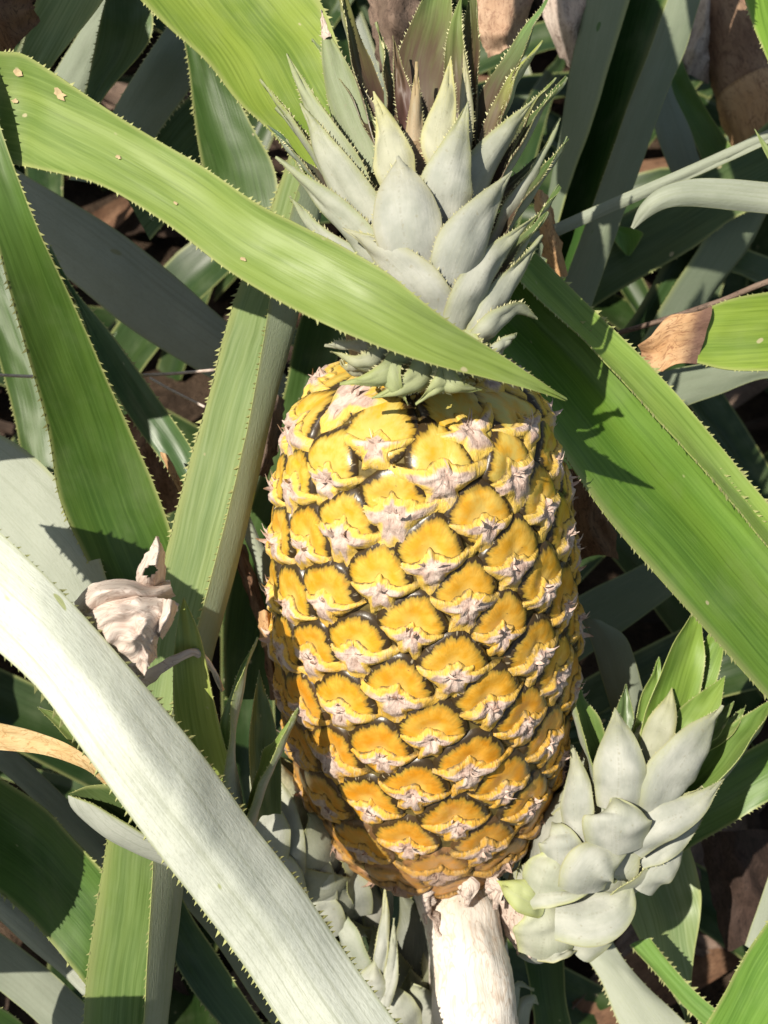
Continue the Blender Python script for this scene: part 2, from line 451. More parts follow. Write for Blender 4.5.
def tube(mb, pts, rad, mat, n=10, nv=24, seed=0, rough=.0, cap=True):
    """pts world Vectors; rad list; noisy tube"""
    ph = random.Random(seed).uniform(0, 50); rings = []; L = 0; last = None
    for j in range(nv+1):
        t = j/nv; c = cr(pts, t); tg = (cr(pts, min(1, t+.01))-cr(pts, max(0, t-.01))).normalized()
        x = tg.cross(FW); x = x.normalized() if x.length > 1e-4 else RT; y = tg.cross(x).normalized()
        k = t*(len(rad)-1); i = min(int(k), len(rad)-2); r = rad[i]+(rad[i+1]-rad[i])*(k-i)
        if last is not None: L += (c-last).length
        last = c; row = []
        for a in range(n):
            th = 2*math.pi*a/n; rr = r*(1+rough*noise.noise(V((math.cos(th)*1.7+ph, math.sin(th)*1.7, L*90)))+rough*.5*noise.noise(V((math.cos(th)*5+ph, math.sin(th)*5, L*260))))
            mb.v.append(c+(x*math.cos(th)+y*math.sin(th))*rr); row.append(len(mb.v)-1)
        rings.append((row, L, r))
    for j in range(nv):
        for a in range(n):
            b = (a+1) % n; r0, L0, ra = rings[j]; r1, L1, rb = rings[j+1]
            w0 = 2*math.pi*ra/n
            mb.face([r0[a], r0[b], r1[b], r1[a]], mat, [(a/n, j/nv), ((a+1)/n, j/nv), ((a+1)/n, (j+1)/nv), (a/n, (j+1)/nv)],
                    [(a*w0, L0), ((a+1)*w0, L0), ((a+1)*w0, L1), (a*w0, L1)])
    if cap:
        for row, L0, r in (rings[0], rings[-1]): mb.face(row, mat)

# ------------------------------------------------------------------ the fruit
TILT, ROLL = 0.5816, -0.0509
AXc = V((math.sin(ROLL)*math.cos(TILT), math.cos(ROLL)*math.cos(TILT), -math.sin(TILT)))
Xc = V((math.cos(ROLL), -math.sin(ROLL), 0)); Fc = Xc.cross(AXc); Fc = -Fc if Fc.z > 0 else Fc
Cc = V(((423.74-384)/FPX*.45, (512-598.2)/FPX*.45, .45))
AX, FX, FF, FC = d2w(AXc).normalized(), d2w(Xc).normalized(), d2w(Fc).normalized(), c2w(Cc)
RS = [.0490, .0556, .0585, .0595, .0582, .0556, .0512, .0432, .0330]
def radius(s):
    x = (s+.11)/.0275
    if x < 0: return max(.0, .0485-.0485*((-x)/1.1)**2.2) if x > -1.1 else 0
    if s > .074: return .0450*math.sqrt(max(0.0, 1-((s-.074)/.0245)**2.4))
    i = min(int(x), 7); f = x-i
    g = lambda k: RS[min(max(k, 0), 8)]
    p0 = g(i-1) if i > 0 else .036
    return .5*(2*g(i)+(g(i+1)-p0)*f+(2*p0-5*g(i)+4*g(i+1)-g(i+2))*f*f+(3*g(i)-p0-3*g(i+1)+g(i+2))*f**3)
def fruit_pt(s, th, z=0.0):
    r = radius(s); dr = (radius(s+.002)-radius(s-.002))/.004
    rad = FX*math.sin(th)+FF*math.cos(th)
    n = (rad-AX*dr).normalized()
    return FC+AX*s+rad*r+n*z, n
def eye_pos(k):
    q = k/100.0
    e = random.Random(k*7+3)
    return .0567+.124*q+.0006*q*q+.0117*q**3+e.uniform(-.0011, .0011), .0122+R(137.4586)*k+e.uniform(-.028, .028)

pine = empty('pineapple', FC-AX*.13)
tag(pine, 'ripe yellow pineapple fruit with grey-green crown, leaning on a cream-white stalk', 'pineapple')

mb = MB(); NS, NA = 60, 72
for j in range(NS+1):
    s = -.1375+.25*j/NS
    for a in range(NA):
        p, n = fruit_pt(s, 2*math.pi*a/NA, -.0011); mb.v.append(p if radius(s) > .003 else FC+AX*s)
for j in range(NS):
    for a in range(NA):
        b = (a+1) % NA; mb.face([j*NA+a, j*NA+b, (j+1)*NA+b, (j+1)*NA+a], MCORE)
fruit = mb.build('fruit', pine, FC.copy())

def wrap(d): return (d+math.pi) % (2*math.pi)-math.pi
def eye_geo(mb, k):
    """one fruitlet: a domed skin shield shaped by its neighbours, with a papery bract over its lower half"""
    s0, t0 = eye_pos(k); r0 = max(radius(s0), .012); rr = random.Random(900+k)
    slope = min(1.8, math.hypot(1, (radius(s0+.003)-radius(s0-.003))/.006))
    nb = []
    for dk in (3, 5, 8, 13, 21, -3, -5, -8, -13, -21):
        s1, t1 = eye_pos(k+dk); dx = wrap(t1-t0)*r0; dy = (s1-s0)*slope
        if math.hypot(dx, dy) < .05: nb.append((math.hypot(dx, dy), math.atan2(dy, dx)))
    def rcell(ph):
        acc = 0
        for d, a in nb:
            c = math.cos(ph-a)
            if c > .05: acc += (c*2/d)**5.5
        f = max(0.0, -math.sin(ph))
        return acc**(-1/5.5)*1.08*(1-.20*f**.7)*(1+.15*max(0.0, math.sin(ph))) if acc else .012
    sz = min(.0125 if s0 < .085 else .0085, max(.006, sum(rcell(i*math.pi/6) for i in range(12))/12))
    young = min(1, max(0, (s0-.050)/.038)); old = min(1, max(0, (-.072-s0)/.03)+max(0, -math.sin(t0)-.55)*max(0, min(1, (.0-s0)/.05))*1.6)  # browner at the dried base and on the lower left side
    def pt(x, y, z): return fruit_pt(s0+y/slope, t0+x/max(radius(s0+y/slope), .012), z)[0]
    amp = (.0023-.0005*min(1, max(0, (.03-s0)/.10)))*rr.uniform(.75, 1.25)*(1-.3*young)
    lump = rr.uniform(0, 60)
    def dome(x, y):
        d = math.hypot(x, y); rc = rcell(math.atan2(y, x))*1.03
        q = d/rc
        if q >= 1: return -.0006
        z = amp*(1-q**5)-.0006
        z += .0011*max(0, y/rc)*(1-q)              # fuller towards the crown
        z -= .0013*math.exp(-((y-.1*rc)/(.55*rc))**2)*math.exp(-(x/(.35*rc))**2)*(q < 1)
        return z+.0007*noise.noise(V((x*220+lump, y*220, lump)))*(1-q)
    NA_, NR_ = 40, 12
    ids = [[None]*NA_ for _ in range(NR_+1)]
    c0 = len(mb.v); mb.v.append(pt(0, 0, dome(0, 0)))
    jit = [1+.07*noise.noise(V((math.cos(i*2*math.pi/NA_)*2+lump, math.sin(i*2*math.pi/NA_)*2, k))) for i in range(NA_)]
    pos = {}
    for j in range(1, NR_+1):
        q = (j/NR_)**.8
        for i in range(NA_):
            a = 2*math.pi*i/NA_-math.pi/2; rc = rcell(a)*1.01*jit[i]; x, y = rc*q*math.cos(a), rc*q*math.sin(a)
            rip = .00016*math.sin(i*2.1+lump)*(q**3)*(q < .97)
            mb.v.append(pt(x, y, dome(x*.985/max(jit[i], .9), y*.985/max(jit[i], .9))+rip if j < NR_ else -.0014)); ids[j][i] = len(mb.v)-1; pos[(j, i)] = (x, y, q)
    for i in range(NA_):
        i2 = (i+1) % NA_; u0, u1 = i/NA_, (i+1)/NA_
        mb.face([c0, ids[1][i], ids[1][i2]], MDISC, [((u0+u1)/2, 0), (u0, pos[(1, i)][2]), (u1, pos[(1, i)][2])], [(0, 0), pos[(1, i)][:2], pos[(1, i2)][:2]])
        for j in range(1, NR_):
            qa, qb = pos[(j, i)][2], pos[(j+1, i)][2]
            mb.face([ids[j][i], ids[j+1][i], ids[j+1][i2], ids[j][i2]], MDISC, [(u0, qa), (u0, qb), (u1, qb), (u1, qa)],
                    [pos[(j, i)][:2], pos[(j+1, i)][:2], pos[(j+1, i2)][:2], pos[(j, i2)][:2]])
    # bract: a papery star with two horns sweeping sideways and a lobe running down between the lower eyes
    tw = rr.uniform(-.22, .22); bs = rr.uniform(.80, 1.16); low = min(1, max(0, (.05-s0)/.11)); by = -sz*(.20-.08*low); bx = rr.uniform(-.08, .08)*sz
    ctl = [(-90, .92), (-78, 1.04), (-66, .98), (-52, .62), (-40, .54), (-28, .72), (-17, 1.16), (-9, 1.26), (-1, .90), (10, .52), (28, .42), (48, .34), (70, .36), (90, .46),
           (110, .36), (132, .34), (152, .42), (170, .52), (181, .90), (189, 1.26), (197, 1.16), (208, .72), (220, .54), (232, .62), (246, .98), (258, 1.04), (270, .92)]
    ctl = [(a, v*rr.uniform(.78, 1.16)) for a, v in ctl]; ctl[-1] = (270, ctl[0][1])
    big = (1.10+.36*young)*sz*bs
    def rb(a):
        a = (a+90) % 360-90
        for (a0, v0), (a1, v1) in zip(ctl, ctl[1:]):
            if a0 <= a <= a1:
                f = (a-a0)/(a1-a0); f = f*f*(3-2*f); return (v0+(v1-v0)*f)*big
        return .4*big
    NB, NQ = 72, 10; bi = [[None]*NB for _ in range(NQ+1)]; bp = {}
    hgt = .0019*rr.uniform(.8, 1.25)
    cr0 = rr.uniform(0, 90)
    def bz(x, y, q):
        base = max(dome(x, y), -.0006)
        cone = hgt*(1-q)**1.3+.0004
        cr_ = noise.noise(V((x*420+cr0, y*420, cr0)))*.0013*(1-q**2)+noise.noise(V((x*1100+cr0, y*1100, 3)))*.0006*(1-q)
        return base+cone*(.75)+cr_+.0007*math.sin(math.pi*min(q, 1))
    k0 = len(mb.v); mb.v.append(pt(bx, by, bz(bx, by, 0)))
    for j in range(1, NQ+1):
        q = j/NQ
        for i in range(NB):
            a = -90+360*i/NB; rd = rb(a)*q
            x = bx+rd*math.cos(R(a)+tw); y = by+rd*math.sin(R(a)+tw); side = abs(x-bx)/sz
            if abs(math.cos(R(a))) > .5: y += .42*sz*max(0, side-.42)**1.4     # horns curl up
            bp[(j, i)] = (x, y, q)
            mb.v.append(pt(x, y, bz(x, y, q) if j < NQ else max(dome(x, y), -.0012)-.0004)); bi[j][i] = len(mb.v)-1
    for i in range(NB):
        i2 = (i+1) % NB; u0, u1 = i/NB, (i+1)/NB
        mb.face([k0, bi[1][i], bi[1][i2]], MBRACT, [(u0, 0), (u0, .1), (u1, .1)], [(bx, by), bp[(1, i)][:2], bp[(1, i2)][:2]])
        for j in range(1, NQ):
            mb.face([bi[j][i], bi[j+1][i], bi[j+1][i2], bi[j][i2]], MBRACT, [(u0, j/NQ), (u0, (j+1)/NQ), (u1, (j+1)/NQ), (u1, j/NQ)],
                    [bp[(j, i)][:2], bp[(j+1, i)][:2], bp[(j+1, i2)][:2], bp[(j, i2)][:2]])
    # dry curled tips standing off the middle of the bract
    for m_ in range(rr.choice((2, 3, 3))):
        ax_, ay_ = bx+rr.uniform(-.22, .22)*sz, by+rr.uniform(-.12, .18)*sz
        ln = rr.uniform(.0026, .0068); wd = rr.uniform(.0008, .0016); ang = rr.uniform(0, math.pi); bx_, by_ = rr.uniform(-.003, .003), rr.uniform(.0, .005)
        ring = []
        for st in range(4):
            f = st/3; z = bz(ax_, ay_, 0)-.001+ln*f*(1-.25*f); cx, cy = ax_+bx_*f*f, ay_+by_*f*f; row = []
            for c in range(4):
                th = ang+c*math.pi/2; wv = wd*(1-f*.93)*(1 if c % 2 == 0 else .35)
                mb.v.append(pt(cx+wv*math.cos(th), cy+wv*math.sin(th), z)); row.append(len(mb.v)-1)
            ring.append(row)
        for st in range(3):
            for c in range(4):
                d = (c+1) % 4; mb.face([ring[st][c], ring[st][d], ring[st+1][d], ring[st+1][c]], MBRACT, [(.5, .1)]*4, [(ax_+st*.0012+c*.0007, ay_+.002*st)]*4, False)
        mb.face(ring[3], MBRACT, [(.5, .1)]*4, [(ax_, ay_)]*4)
    ripe = min(1, max(0, (.075-s0)/.11+rr.uniform(-.28, .28)))
    return (ripe, young*rr.uniform(.4, .95) if young > 0 else rr.uniform(0, .12), old*rr.uniform(.5, 1))

ek = []
for k in range(-138, 44):
    s, t = eye_pos(k)
    if s < -.128 or s > .0978: continue
    p, n = fruit_pt(s, t); ek.append((n.dot(view_dir(p)), k, p))
ek.sort(reverse=True)
for vis, k, p in ek[:99]:
    mb = MB(); c = eye_geo(mb, k); o = mb.build('eye', fruit, p); o.color = (*c, 1)
mb = MB()
for vis, k, p in ek[99:]: eye_geo(mb, k)
o = mb.build('eye_cluster', fruit, ek[99][2]); o.color = (.6, .1, .1, 1); o['kind'] = 'stuff'; o['label'] = 'the eyes round the sides and back of the fruit'

# stalk below the fruit, papery and broken at the rim
mb = MB()
tube(mb, [P(448, 862, .510), P(460, 908, .490), P(470, 965, .465), P(476, 1035, .452), P(480, 1120, .450), V((.038, .185, .20)), V((.036, .235, .08)), V((.034, .26, -.02))], [.0195, .0172, .0150, .0160, .0168, .0175, .0185, .0195, .021], MSTALK, 40, 100, 3, .10)
stalk = mb.build('stalk', pine, P(470, 960, .50))
def flake(pts, wpx, N, arc, m, name, parent, seed, sp=None, shape=(.8, .4, .6)):
    mb = MB(); blade(mb, pts, wpx, N, arc, m, m, shape, sp, seed, .0008, 7, 12, .0012); return mb.build(name, parent, P(*pts[0]))
for i, (pts, wp, N) in enumerate([
        ([(430, 900, .478), (438, 922, .468), (446, 950, .461)], 16, (-.4, .2, -.9)),
        ([(462, 880, .470), (468, 890, .466), (466, 906, .468)], 26, (.1, .3, -.9)),
        ([(488, 880, .470), (494, 892, .466), (497, 908, .470)], 24, (.4, .2, -.9)),
        ([(440, 884, .478), (430, 900, .472), (424, 922, .474)], 18, (-.5, .2, -.8)),
        ([(516, 890, .480), (520, 925, .474), (531, 957, .474)], 30, (.2, .1, -.9)),
        ([(505, 900, .482), (512, 930, .476), (519, 952, .476)], 22, (.4, .1, -.9))]):
    o = flake(pts, wp, N, .9, MDRY, 'stalk_bract', stalk, 40+i); o.color = (.3, .2, .15, 1)

# ------------------------------------------------------------------ the crown
def crown_part(parent, lst, group_name='crown_leaf'):
    for i, it in enumerate(lst):
        pts, wpx, N, arc, colr, scurf = it[:6]; opt = it[6] if len(it) > 6 else {}
        mb = MB()
        blade(mb, pts, wpx*opt.get('w', .85), N, arc, opt.get('top', MCT), opt.get('under', MCU), opt.get('shape', (.74, .36, .75)), opt.get('spines', (.0015, .0012, MSPW)), 300+i+len(parent.name)*17, .0011, 11, 26)
        o = mb.build(group_name, parent, P(*pts[0])); o.color = (*colr, scurf)
GR = (.20, .25, .07); YG = (.34, .36, .10); DG = (.085, .15, .045); PU = (.13, .14, .05); CRM = (.50, .47, .18)
mb = MB()
tube(mb, [FC+AX*.100, P(414, 320, .392), P(425, 230, .388), P(430, 150, .388)], [.020, .024, .018, .010], flatmat('crown_core', (.20, .14, .08)), 20, 20, 9, .05)
crown = mb.build('crown', pine, P(415, 350, .39))
O = (0, .15, -1)          # outer face towards the camera
CL = [
    # back blades
    ([(418, 150, .398), (420, 80, .402), (436, 10, .408), (446, -42, .415)], 66, (-.15, -.2, .95), .8, (.17, .24, .075), .5),
    ([(470, 150, .398), (470, 90, .40), (474, 30, .405), (470, -30, .41)], 44, (-.7, -.1, .65), 1.6, PU, .5),
    ([(392, 190, .394), (372, 110, .398), (352, 40, .402), (338, -30, .408)], 54, (.75, -.1, .6), 1.3, PU, .7),
    ([(382, 185, .392), (352, 120, .394), (332, 60, .396), (321, 18, .398)], 48, (.35, -.15, -.85), .9, (.17, .22, .085), .3),
    ([(375, 175, .388), (388, 110, .390), (385, 60, .393), (377, 22, .396)], 32, (.7, -.1, .3), 1.0, (.19, .23, .09), .4),
    ([(418, 170, .384), (404, 100, .388), (393, 36, .392)], 26, (.1, -.2, .9), 1.0, (.10, .07, .04), .1),
    ([(412, 175, .380), (415, 120, .383), (417, 63, .387)], 22, (.1, .1, -1), .9, (.36, .25, .13), .25),
    ([(478, 180, .392), (490, 110, .394), (520, 50, .398), (549, -6, .404)], 46, (-.55, .45, .6), 1.2, (.15, .25, .09), .5),
    ([(482, 190, .386), (496, 130, .387), (515, 80, .39), (543, 41, .395)], 40, (-.7, .45, .50), 1.9, (.30, .36, .10), .75),
    ([(462, 170, .380), (466, 110, .383), (464, 50, .388)], 20, (.2, .1, -1), 1.0, (.34, .31, .15), .5),
    # left side
    ([(380, 225, .382), (345, 165, .384), (310, 105, .388), (287, 54, .394)], 38, (.6, -.2, -.55), 1.0, (.24, .29, .11), .55),
    ([(372, 240, .384), (335, 190, .388), (295, 125, .392), (260, 80, .398)], 34, (.65, .5, .25), 1.9, GR, .7),
    ([(392, 262, .374), (360, 210, .374), (325, 150, .378), (301, 104, .384)], 54, (.45, .1, -.85), .9, (.25, .28, .13), .8),
    ([(370, 245, .386), (340, 205, .390), (300, 160, .394), (268, 125, .399)], 34, (.5, .5, .35), 1.5, (.10, .16, .10), .7),
    ([(395, 282, .372), (362, 240, .372), (318, 195, .377), (277, 157, .384)], 42, (.4, .45, -.75), 1.0, (.22, .27, .12), .8),
    # right side
    ([(470, 240, .382), (500, 180, .383), (535, 120, .388), (567, 77, .394)], 42, (-.72, .5, .50), 2.0, DG, .85),
    ([(455, 228, .374), (475, 180, .373), (505, 135, .378), (535, 98, .385)], 44, (-.45, .1, -.85), 1.0, (.30, .32, .13), .85),
    ([(480, 285, .384), (505, 230, .386), (540, 180, .390), (568, 138, .396)], 46, (-.72, .5, .52), 1.9, DG, .85),
    ([(470, 250, .388), (500, 200, .39), (530, 168, .394), (552, 145, .398)], 26, (-.5, .5, .5), 1.2, (.13, .20, .08), .6),
    # narrow ones showing in the gaps
    ([(400, 210, .388), (350, 170, .392), (305, 140, .396), (276, 108, .400)], 26, (.55, .3, .5), 1.4, (.15, .21, .09), .7),
    ([(385, 160, .392), (365, 110, .394), (340, 70, .397), (312, 40, .401)], 30, (.5, -.2, .6), 1.2, (.14, .20, .07), .6),
    ([(455, 160, .392), (458, 100, .394), (455, 40, .398), (462, -8, .404)], 34, (-.1, -.1, .95), 1.1, (.19, .25, .08), .5),
    ([(478, 215, .386), (510, 150, .390), (530, 110, .394), (556, 78, .399)], 30, (-.6, .5, .5), 1.5, (.17, .23, .07), .75),
    ([(485, 255, .386), (515, 205, .389), (540, 165, .393), (560, 118, .398)], 28, (-.55, .4, -.5), 1.3, (.24, .29, .12), .8),
    ([(480, 300, .380), (510, 262, .381), (535, 222, .386), (560, 186, .393)], 30, (-.65, .5, .4), 1.6, (.13, .20, .06), .85),
    ([(378, 262, .384), (345, 225, .386), (312, 186, .391), (286, 140, .397)], 28, (.6, .4, .3), 1.6, (.17, .23, .09), .8),
    ([(385, 290, .378), (350, 262, .379), (316, 230, .384), (290, 196, .391)], 34, (.45, .5, -.65), 1.1, (.22, .27, .13), .85),
    # front
    ([(448, 170, .366), (438, 140, .367), (446, 100, .371), (451, 56, .378)], 42, (.12, .1, -1), .9, CRM, .7),
    ([(400, 190, .366), (392, 160, .366), (386, 130, .370), (374, 92, .378)], 52, (.3, .1, -1), .9, CRM, .75),
    ([(446, 232, .360), (446, 190, .357), (456, 150, .360), (468, 102, .369)], 66, (-.12, .1, -1), .9, (.36, .37, .20), .95),
    ([(426, 286, .356), (410, 240, .350), (402, 195, .352), (398, 158, .360)], 84, (.12, .12, -1), 1.0, (.38, .37, .30), 1.0, {'shape': (.66, .5, 1.9)}),
    ([(446, 300, .356), (462, 250, .350), (485, 210, .354), (511, 172, .364)], 66, (-.3, .1, -.95), 1.1, (.33, .34, .22), 1.0),
    ([(448, 330, .358), (420, 290, .352), (385, 255, .354), (343, 228, .364)], 62, (.35, .4, -.85), 1.0, (.36, .36, .24), 1.0),
    ([(455, 335, .358), (470, 295, .353), (497, 255, .358), (534, 217, .368)], 48, (-.45, .2, -.88), 1.1, (.32, .34, .18), .9),
    ([(470, 320, .366), (495, 280, .366), (520, 245, .371), (548, 212, .378)], 34, (-.6, .5, .4), 1.5, (.16, .22, .08), .7),
    ([(470, 350, .360), (492, 312, .358), (515, 275, .364), (541, 236, .373)], 40, (-.5, .15, -.8), 1.2, (.30, .33, .17), .9),
    ([(468, 352, .362), (490, 330, .356), (515, 310, .358), (537, 318, .364)], 34, (-.15, .75, -.55), 1.2, (.28, .31, .15), .8),
    ([(480, 362, .363), (498, 350, .359), (508, 340, .360), (516, 333, .364)], 18, (-.3, .5, -.7), 1.0, (.30, .34, .15), .8),
    # collar at the neck
    ([(440, 350, .362), (395, 352, .358), (355, 348, .363), (325, 345, .372)], 40, (.1, .9, -.4), 1.5, (.27, .27, .20), .75),
    ([(430, 330, .360), (400, 345, .356), (380, 352, .357), (360, 366, .362)], 44, (.35, .65, -.65), 1.1, (.25, .27, .20), .85),
    ([(420, 335, .362), (385, 356, .354), (360, 362, .3515), (330, 352, .3545)], 52, (0.35, .55, -.8), .55, (0.32, 0.33, 0.16), 0.50, {'spines': (.0013, .0016, MSPW), 'shape': (.95, .15, .35)}),
    ([(440, 338, .362), (400, 366, .354), (376, 378, .3515), (340, 384, .3545)], 54, (0.30, .55, -.8), .55, (0.27, 0.32, 0.10), 0.35, {'spines': (.0013, .0016, MSPW), 'shape': (.95, .15, .35)}),
    ([(398, 338, .362), (388, 364, .354), (394, 384, .3515), (408, 404, .3545)], 56, (0.10, .55, -.8), .55, (0.27, 0.32, 0.10), 0.35, {'spines': (.0013, .0016, MSPW), 'shape': (.95, .15, .35)}),
    ([(450, 340, .362), (424, 372, .354), (402, 388, .3515), (372, 398, .3545)], 48, (0.20, .55, -.8), .55, (0.29, 0.33, 0.12), 0.30, {'spines': (.0013, .0016, MSPW), 'shape': (.95, .15, .35)}),
    ([(425, 340, .362), (440, 372, .354), (456, 386, .3515), (482, 390, .3545)], 56, (-0.10, .55, -.8), .55, (0.27, 0.31, 0.10), 0.35, {'spines': (.0013, .0016, MSPW), 'shape': (.95, .15, .35)}),
    ([(468, 340, .362), (452, 370, .354), (438, 386, .3515), (416, 404, .3545)], 50, (0.10, .55, -.8), .55, (0.30, 0.34, 0.12), 0.35, {'spines': (.0013, .0016, MSPW), 'shape': (.95, .15, .35)}),
    ([(448, 336, .362), (474, 360, .354), (490, 370, .3515), (516, 366, .3545)], 52, (-0.30, .55, -.8), .55, (0.29, 0.33, 0.12), 0.40, {'spines': (.0013, .0016, MSPW), 'shape': (.95, .15, .35)}),
    ([(380, 355, .360), (362, 366, .357), (350, 372, .360), (340, 360, .366)], 30, (.2, .8, -.5), 1.2, (.36, .33, .18), .5),
]
crown_part(crown, CL)
# dry pale tip of one crown leaf
mb = MB(); blade(mb, [(327, 38, .3955), (324, 28, .396), (321, 10, .398)], 10, (.35, -.15, -.85), 1.2, MDRY, MDRY, (.9, .2, 1), None, 4, .0008, 5, 8)
o = mb.build('crown_leaf_tip', crown, P(327, 38, .3955)); o.color = (.5, .4, .3, 1)

# ------------------------------------------------------------------ slips (young shoots with their own leaves)
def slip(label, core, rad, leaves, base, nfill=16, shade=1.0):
    t = empty('pineapple_slip', P(*base)); tag(t, label, 'slip', 'young slips round the foot of the fruit')
    mb = MB(); tube(mb, [P(c[0], c[1], c[2]+.012) for c in core], [r*.72 for r in rad], MCUB, 16, 16, 5, .05); o = mb.build('shoot', t, P(*core[0])); o.color = (.25, .27, .12, .8)
    ctr = [P(c[0], c[1], c[2]+.008) for c in core]; rr = random.Random(hash_str(label))
    for i in range(nfill):
        q = i/nfill*.46; c = cr(ctr, q); tg = (cr(ctr, min(1, q+.03))-cr(ctr, max(0, q-.03))).normalized(); k = q*(len(rad)-1); j = min(int(k), len(rad)-2); r_ = rad[j]+(rad[j+1]-rad[j])*(k-j)
        x = tg.cross(FW).normalized(); y = x.cross(tg).normalized(); y = y if y.dot(FW) < 0 else -y
        a = i*2.39996; out = x*math.cos(a)+y*math.sin(a); r_ = max(r_, .008)*.84
        ln = .034+.020*q
        pts = [c+out*r_*.62-tg*.008, c+out*r_*.98+tg*ln*.25, c+out*r_*1.05+tg*ln*.65, c+out*(r_*1.0+.004*q)+tg*ln]
        mb = MB(); blade(mb, pts, r_*1.75, -out, 1.1, MT, MCU, (.85, .34, .8), (.0017, .0010, MSPW), i, .001, 9, 16, world=True)
        o = mb.build('leaf', t, pts[0]); o.color = (.36*shade**.8, .38*shade**.8, .24*shade**.8, .95*shade)  # below one, shade is put into the colour of these fill leaves
    for i, it in enumerate(leaves):
        pts, wpx, N, arc, colr, scurf = it[:6]; opt = it[6] if len(it) > 6 else {}
        mb = MB(); blade(mb, pts, wpx, N, arc, MT, opt.get('under', MCU), opt.get('shape', (.8, .4, .9)), opt.get('spines', (.0021, .0007, MSPW)), hash_str(label)+i, .0011, 11, 24)
        o = mb.build('leaf', t, P(*pts[0])); o.color = (*colr, scurf)
    return t
MCUB = flatmat('shoot_skin', (.42, .43, .30))
SG = (.17, .27, .06); SW_ = (.36, .38, .24); SC = (.45, .44, .20); NS_ = {'spines': None}
def sc_(*p, **k): return (list(p),)
BR = dict(shape=(.86, .40, 1.0), spines=None)
slip('large pale slip with fanned green tips at the lower right of the fruit',
     [(528, 935, .485), (575, 870, .474), (625, 800, .466), (665, 735, .462), (690, 690, .46)], [.020, .029, .027, .016, .006], [
    # far leaves
    ([(655, 760, .462), (690, 700, .466), (712, 650, .470), (723, 608, .474)], 34, (-.3, .0, .95), .9, (.16, .27, .05), .4),
    ([(648, 770, .456), (668, 710, .458), (686, 650, .462), (699, 603, .468)], 60, (.25, -.25, .93), 1.1, (.17, .28, .05), .4),
    ([(632, 770, .470), (645, 715, .474), (655, 680, .476), (659, 657, .478)], 22, (.2, 0, .9), 1.0, SG, .5),
    ([(620, 780, .470), (622, 735, .472), (626, 684, .476)], 34, (.1, 0, .95), 1.0, (.14, .20, .08), .6),
    ([(690, 750, .465), (715, 725, .468), (734, 701, .471)], 24, (-.4, .3, .5), 1.0, (.2, .27, .09), .7),
    ([(700, 750, .467), (727, 728, .470), (746, 706, .474)], 20, (-.4, .3, .5), 1.0, (.2, .27, .09), .7),
    ([(672, 765, .455), (690, 730, .456), (708, 703, .459), (725, 676, .463)], 40, (-.3, .2, .9), .9, (.18, .28, .06), .4),
    ([(690, 798, .462), (722, 765, .462), (752, 728, .466), (774, 696, .472)], 54, (-.75, .55, .38), 1.8, (.13, .22, .05), .9),
    ([(604, 800, .458), (588, 750, .452), (576, 705, .452), (569, 661, .457)], 56, (.72, .15, .45), 1.8, (.13, .22, .055), .9),
    ([(645, 770, .450), (655, 740, .449), (666, 712, .452), (672, 688, .456)], 34, (.35, .1, -.9), 1.0, (.36, .36, .14), .7),
    # front leaves
    ([(660, 812, .446), (672, 780, .441), (698, 742, .442), (722, 706, .449)], 62, (-.35, .1, -.92), 1.0, SW_, 1.0),
    ([(618, 810, .444), (620, 775, .438), (619, 740, .441), (615, 708, .449)], 54, (.15, .1, -.95), 1.0, SW_, 1.0),
    ([(580, 850, .452), (576, 815, .446), (577, 780, .447), (572, 745, .454)], 36, (.5, .1, -.85), .9, SW_, 1.0),
    ([(630, 848, .448), (660, 824, .442), (695, 806, .444), (724, 779, .452)], 40, (-.15, -.35, -.9), 1.1, SW_, 1.0),
    ([(640, 860, .456), (662, 850, .455), (690, 826, .457), (708, 806, .462)], 24, (-.2, -.7, -.6), 1.1, (.30, .32, .22), .85),
    ([(618, 852, .444), (618, 828, .436), (618, 812, .436), (612, 796, .442)], 72, (.05, .1, -1), 1.0, SW_, 1.0, BR),
    ([(560, 872, .452), (560, 850, .446), (558, 835, .447), (552, 822, .452)], 46, (.3, .1, -.9), 1.0, SW_, 1.0, BR),
    ([(640, 890, .460), (655, 872, .457), (672, 855, .459), (686, 838, .464)], 40, (-.4, -.5, -.75), 1.1, (.33, .35, .25), .9),
    ([(582, 893, .448), (592, 873, .441), (606, 860, .441), (630, 848, .448)], 60, (-.15, -.2, -.95), 1.1, SW_, 1.0, BR),
    ([(556, 915, .456), (590, 918, .452), (620, 905, .453), (632, 880, .460)], 56, (-.1, -.5, -.8), 1.2, (.38, .41, .26), .95, BR),
    ([(540, 900, .456), (545, 880, .450), (552, 862, .449), (560, 846, .452)], 50, (.3, -.1, -.95), 1.0, (.38, .42, .18), .8, BR),
    ([(522, 900, .459), (545, 897, .451), (572, 895, .448), (598, 885, .452)], 22, (.05, -.6, -.75), 1.2, (.44, .47, .24), .9, BR),
    ([(545, 958, .468), (545, 935, .460), (540, 915, .458), (528, 896, .461)], 66, (.1, -.4, -.9), 1.2, (.50, .53, .25), .8, BR),
    ([(575, 952, .470), (590, 938, .462), (604, 920, .460), (620, 900, .464)], 44, (-.2, -.5, -.8), 1.1, (.42, .45, .26), .85, BR),
    ([(545, 905, .458), (528, 898, .453), (512, 890, .454), (497, 881, .460)], 34, (.1, -.3, -.9), 1.0, (.36, .41, .11), .35, BR),
    ([(540, 958, .470), (555, 956, .464), (568, 952, .465), (577, 951, .468)], 12, (0, -.8, -.5), 1.0, (.5, .48, .26), .9, BR),
     ], (530, 945, .49))
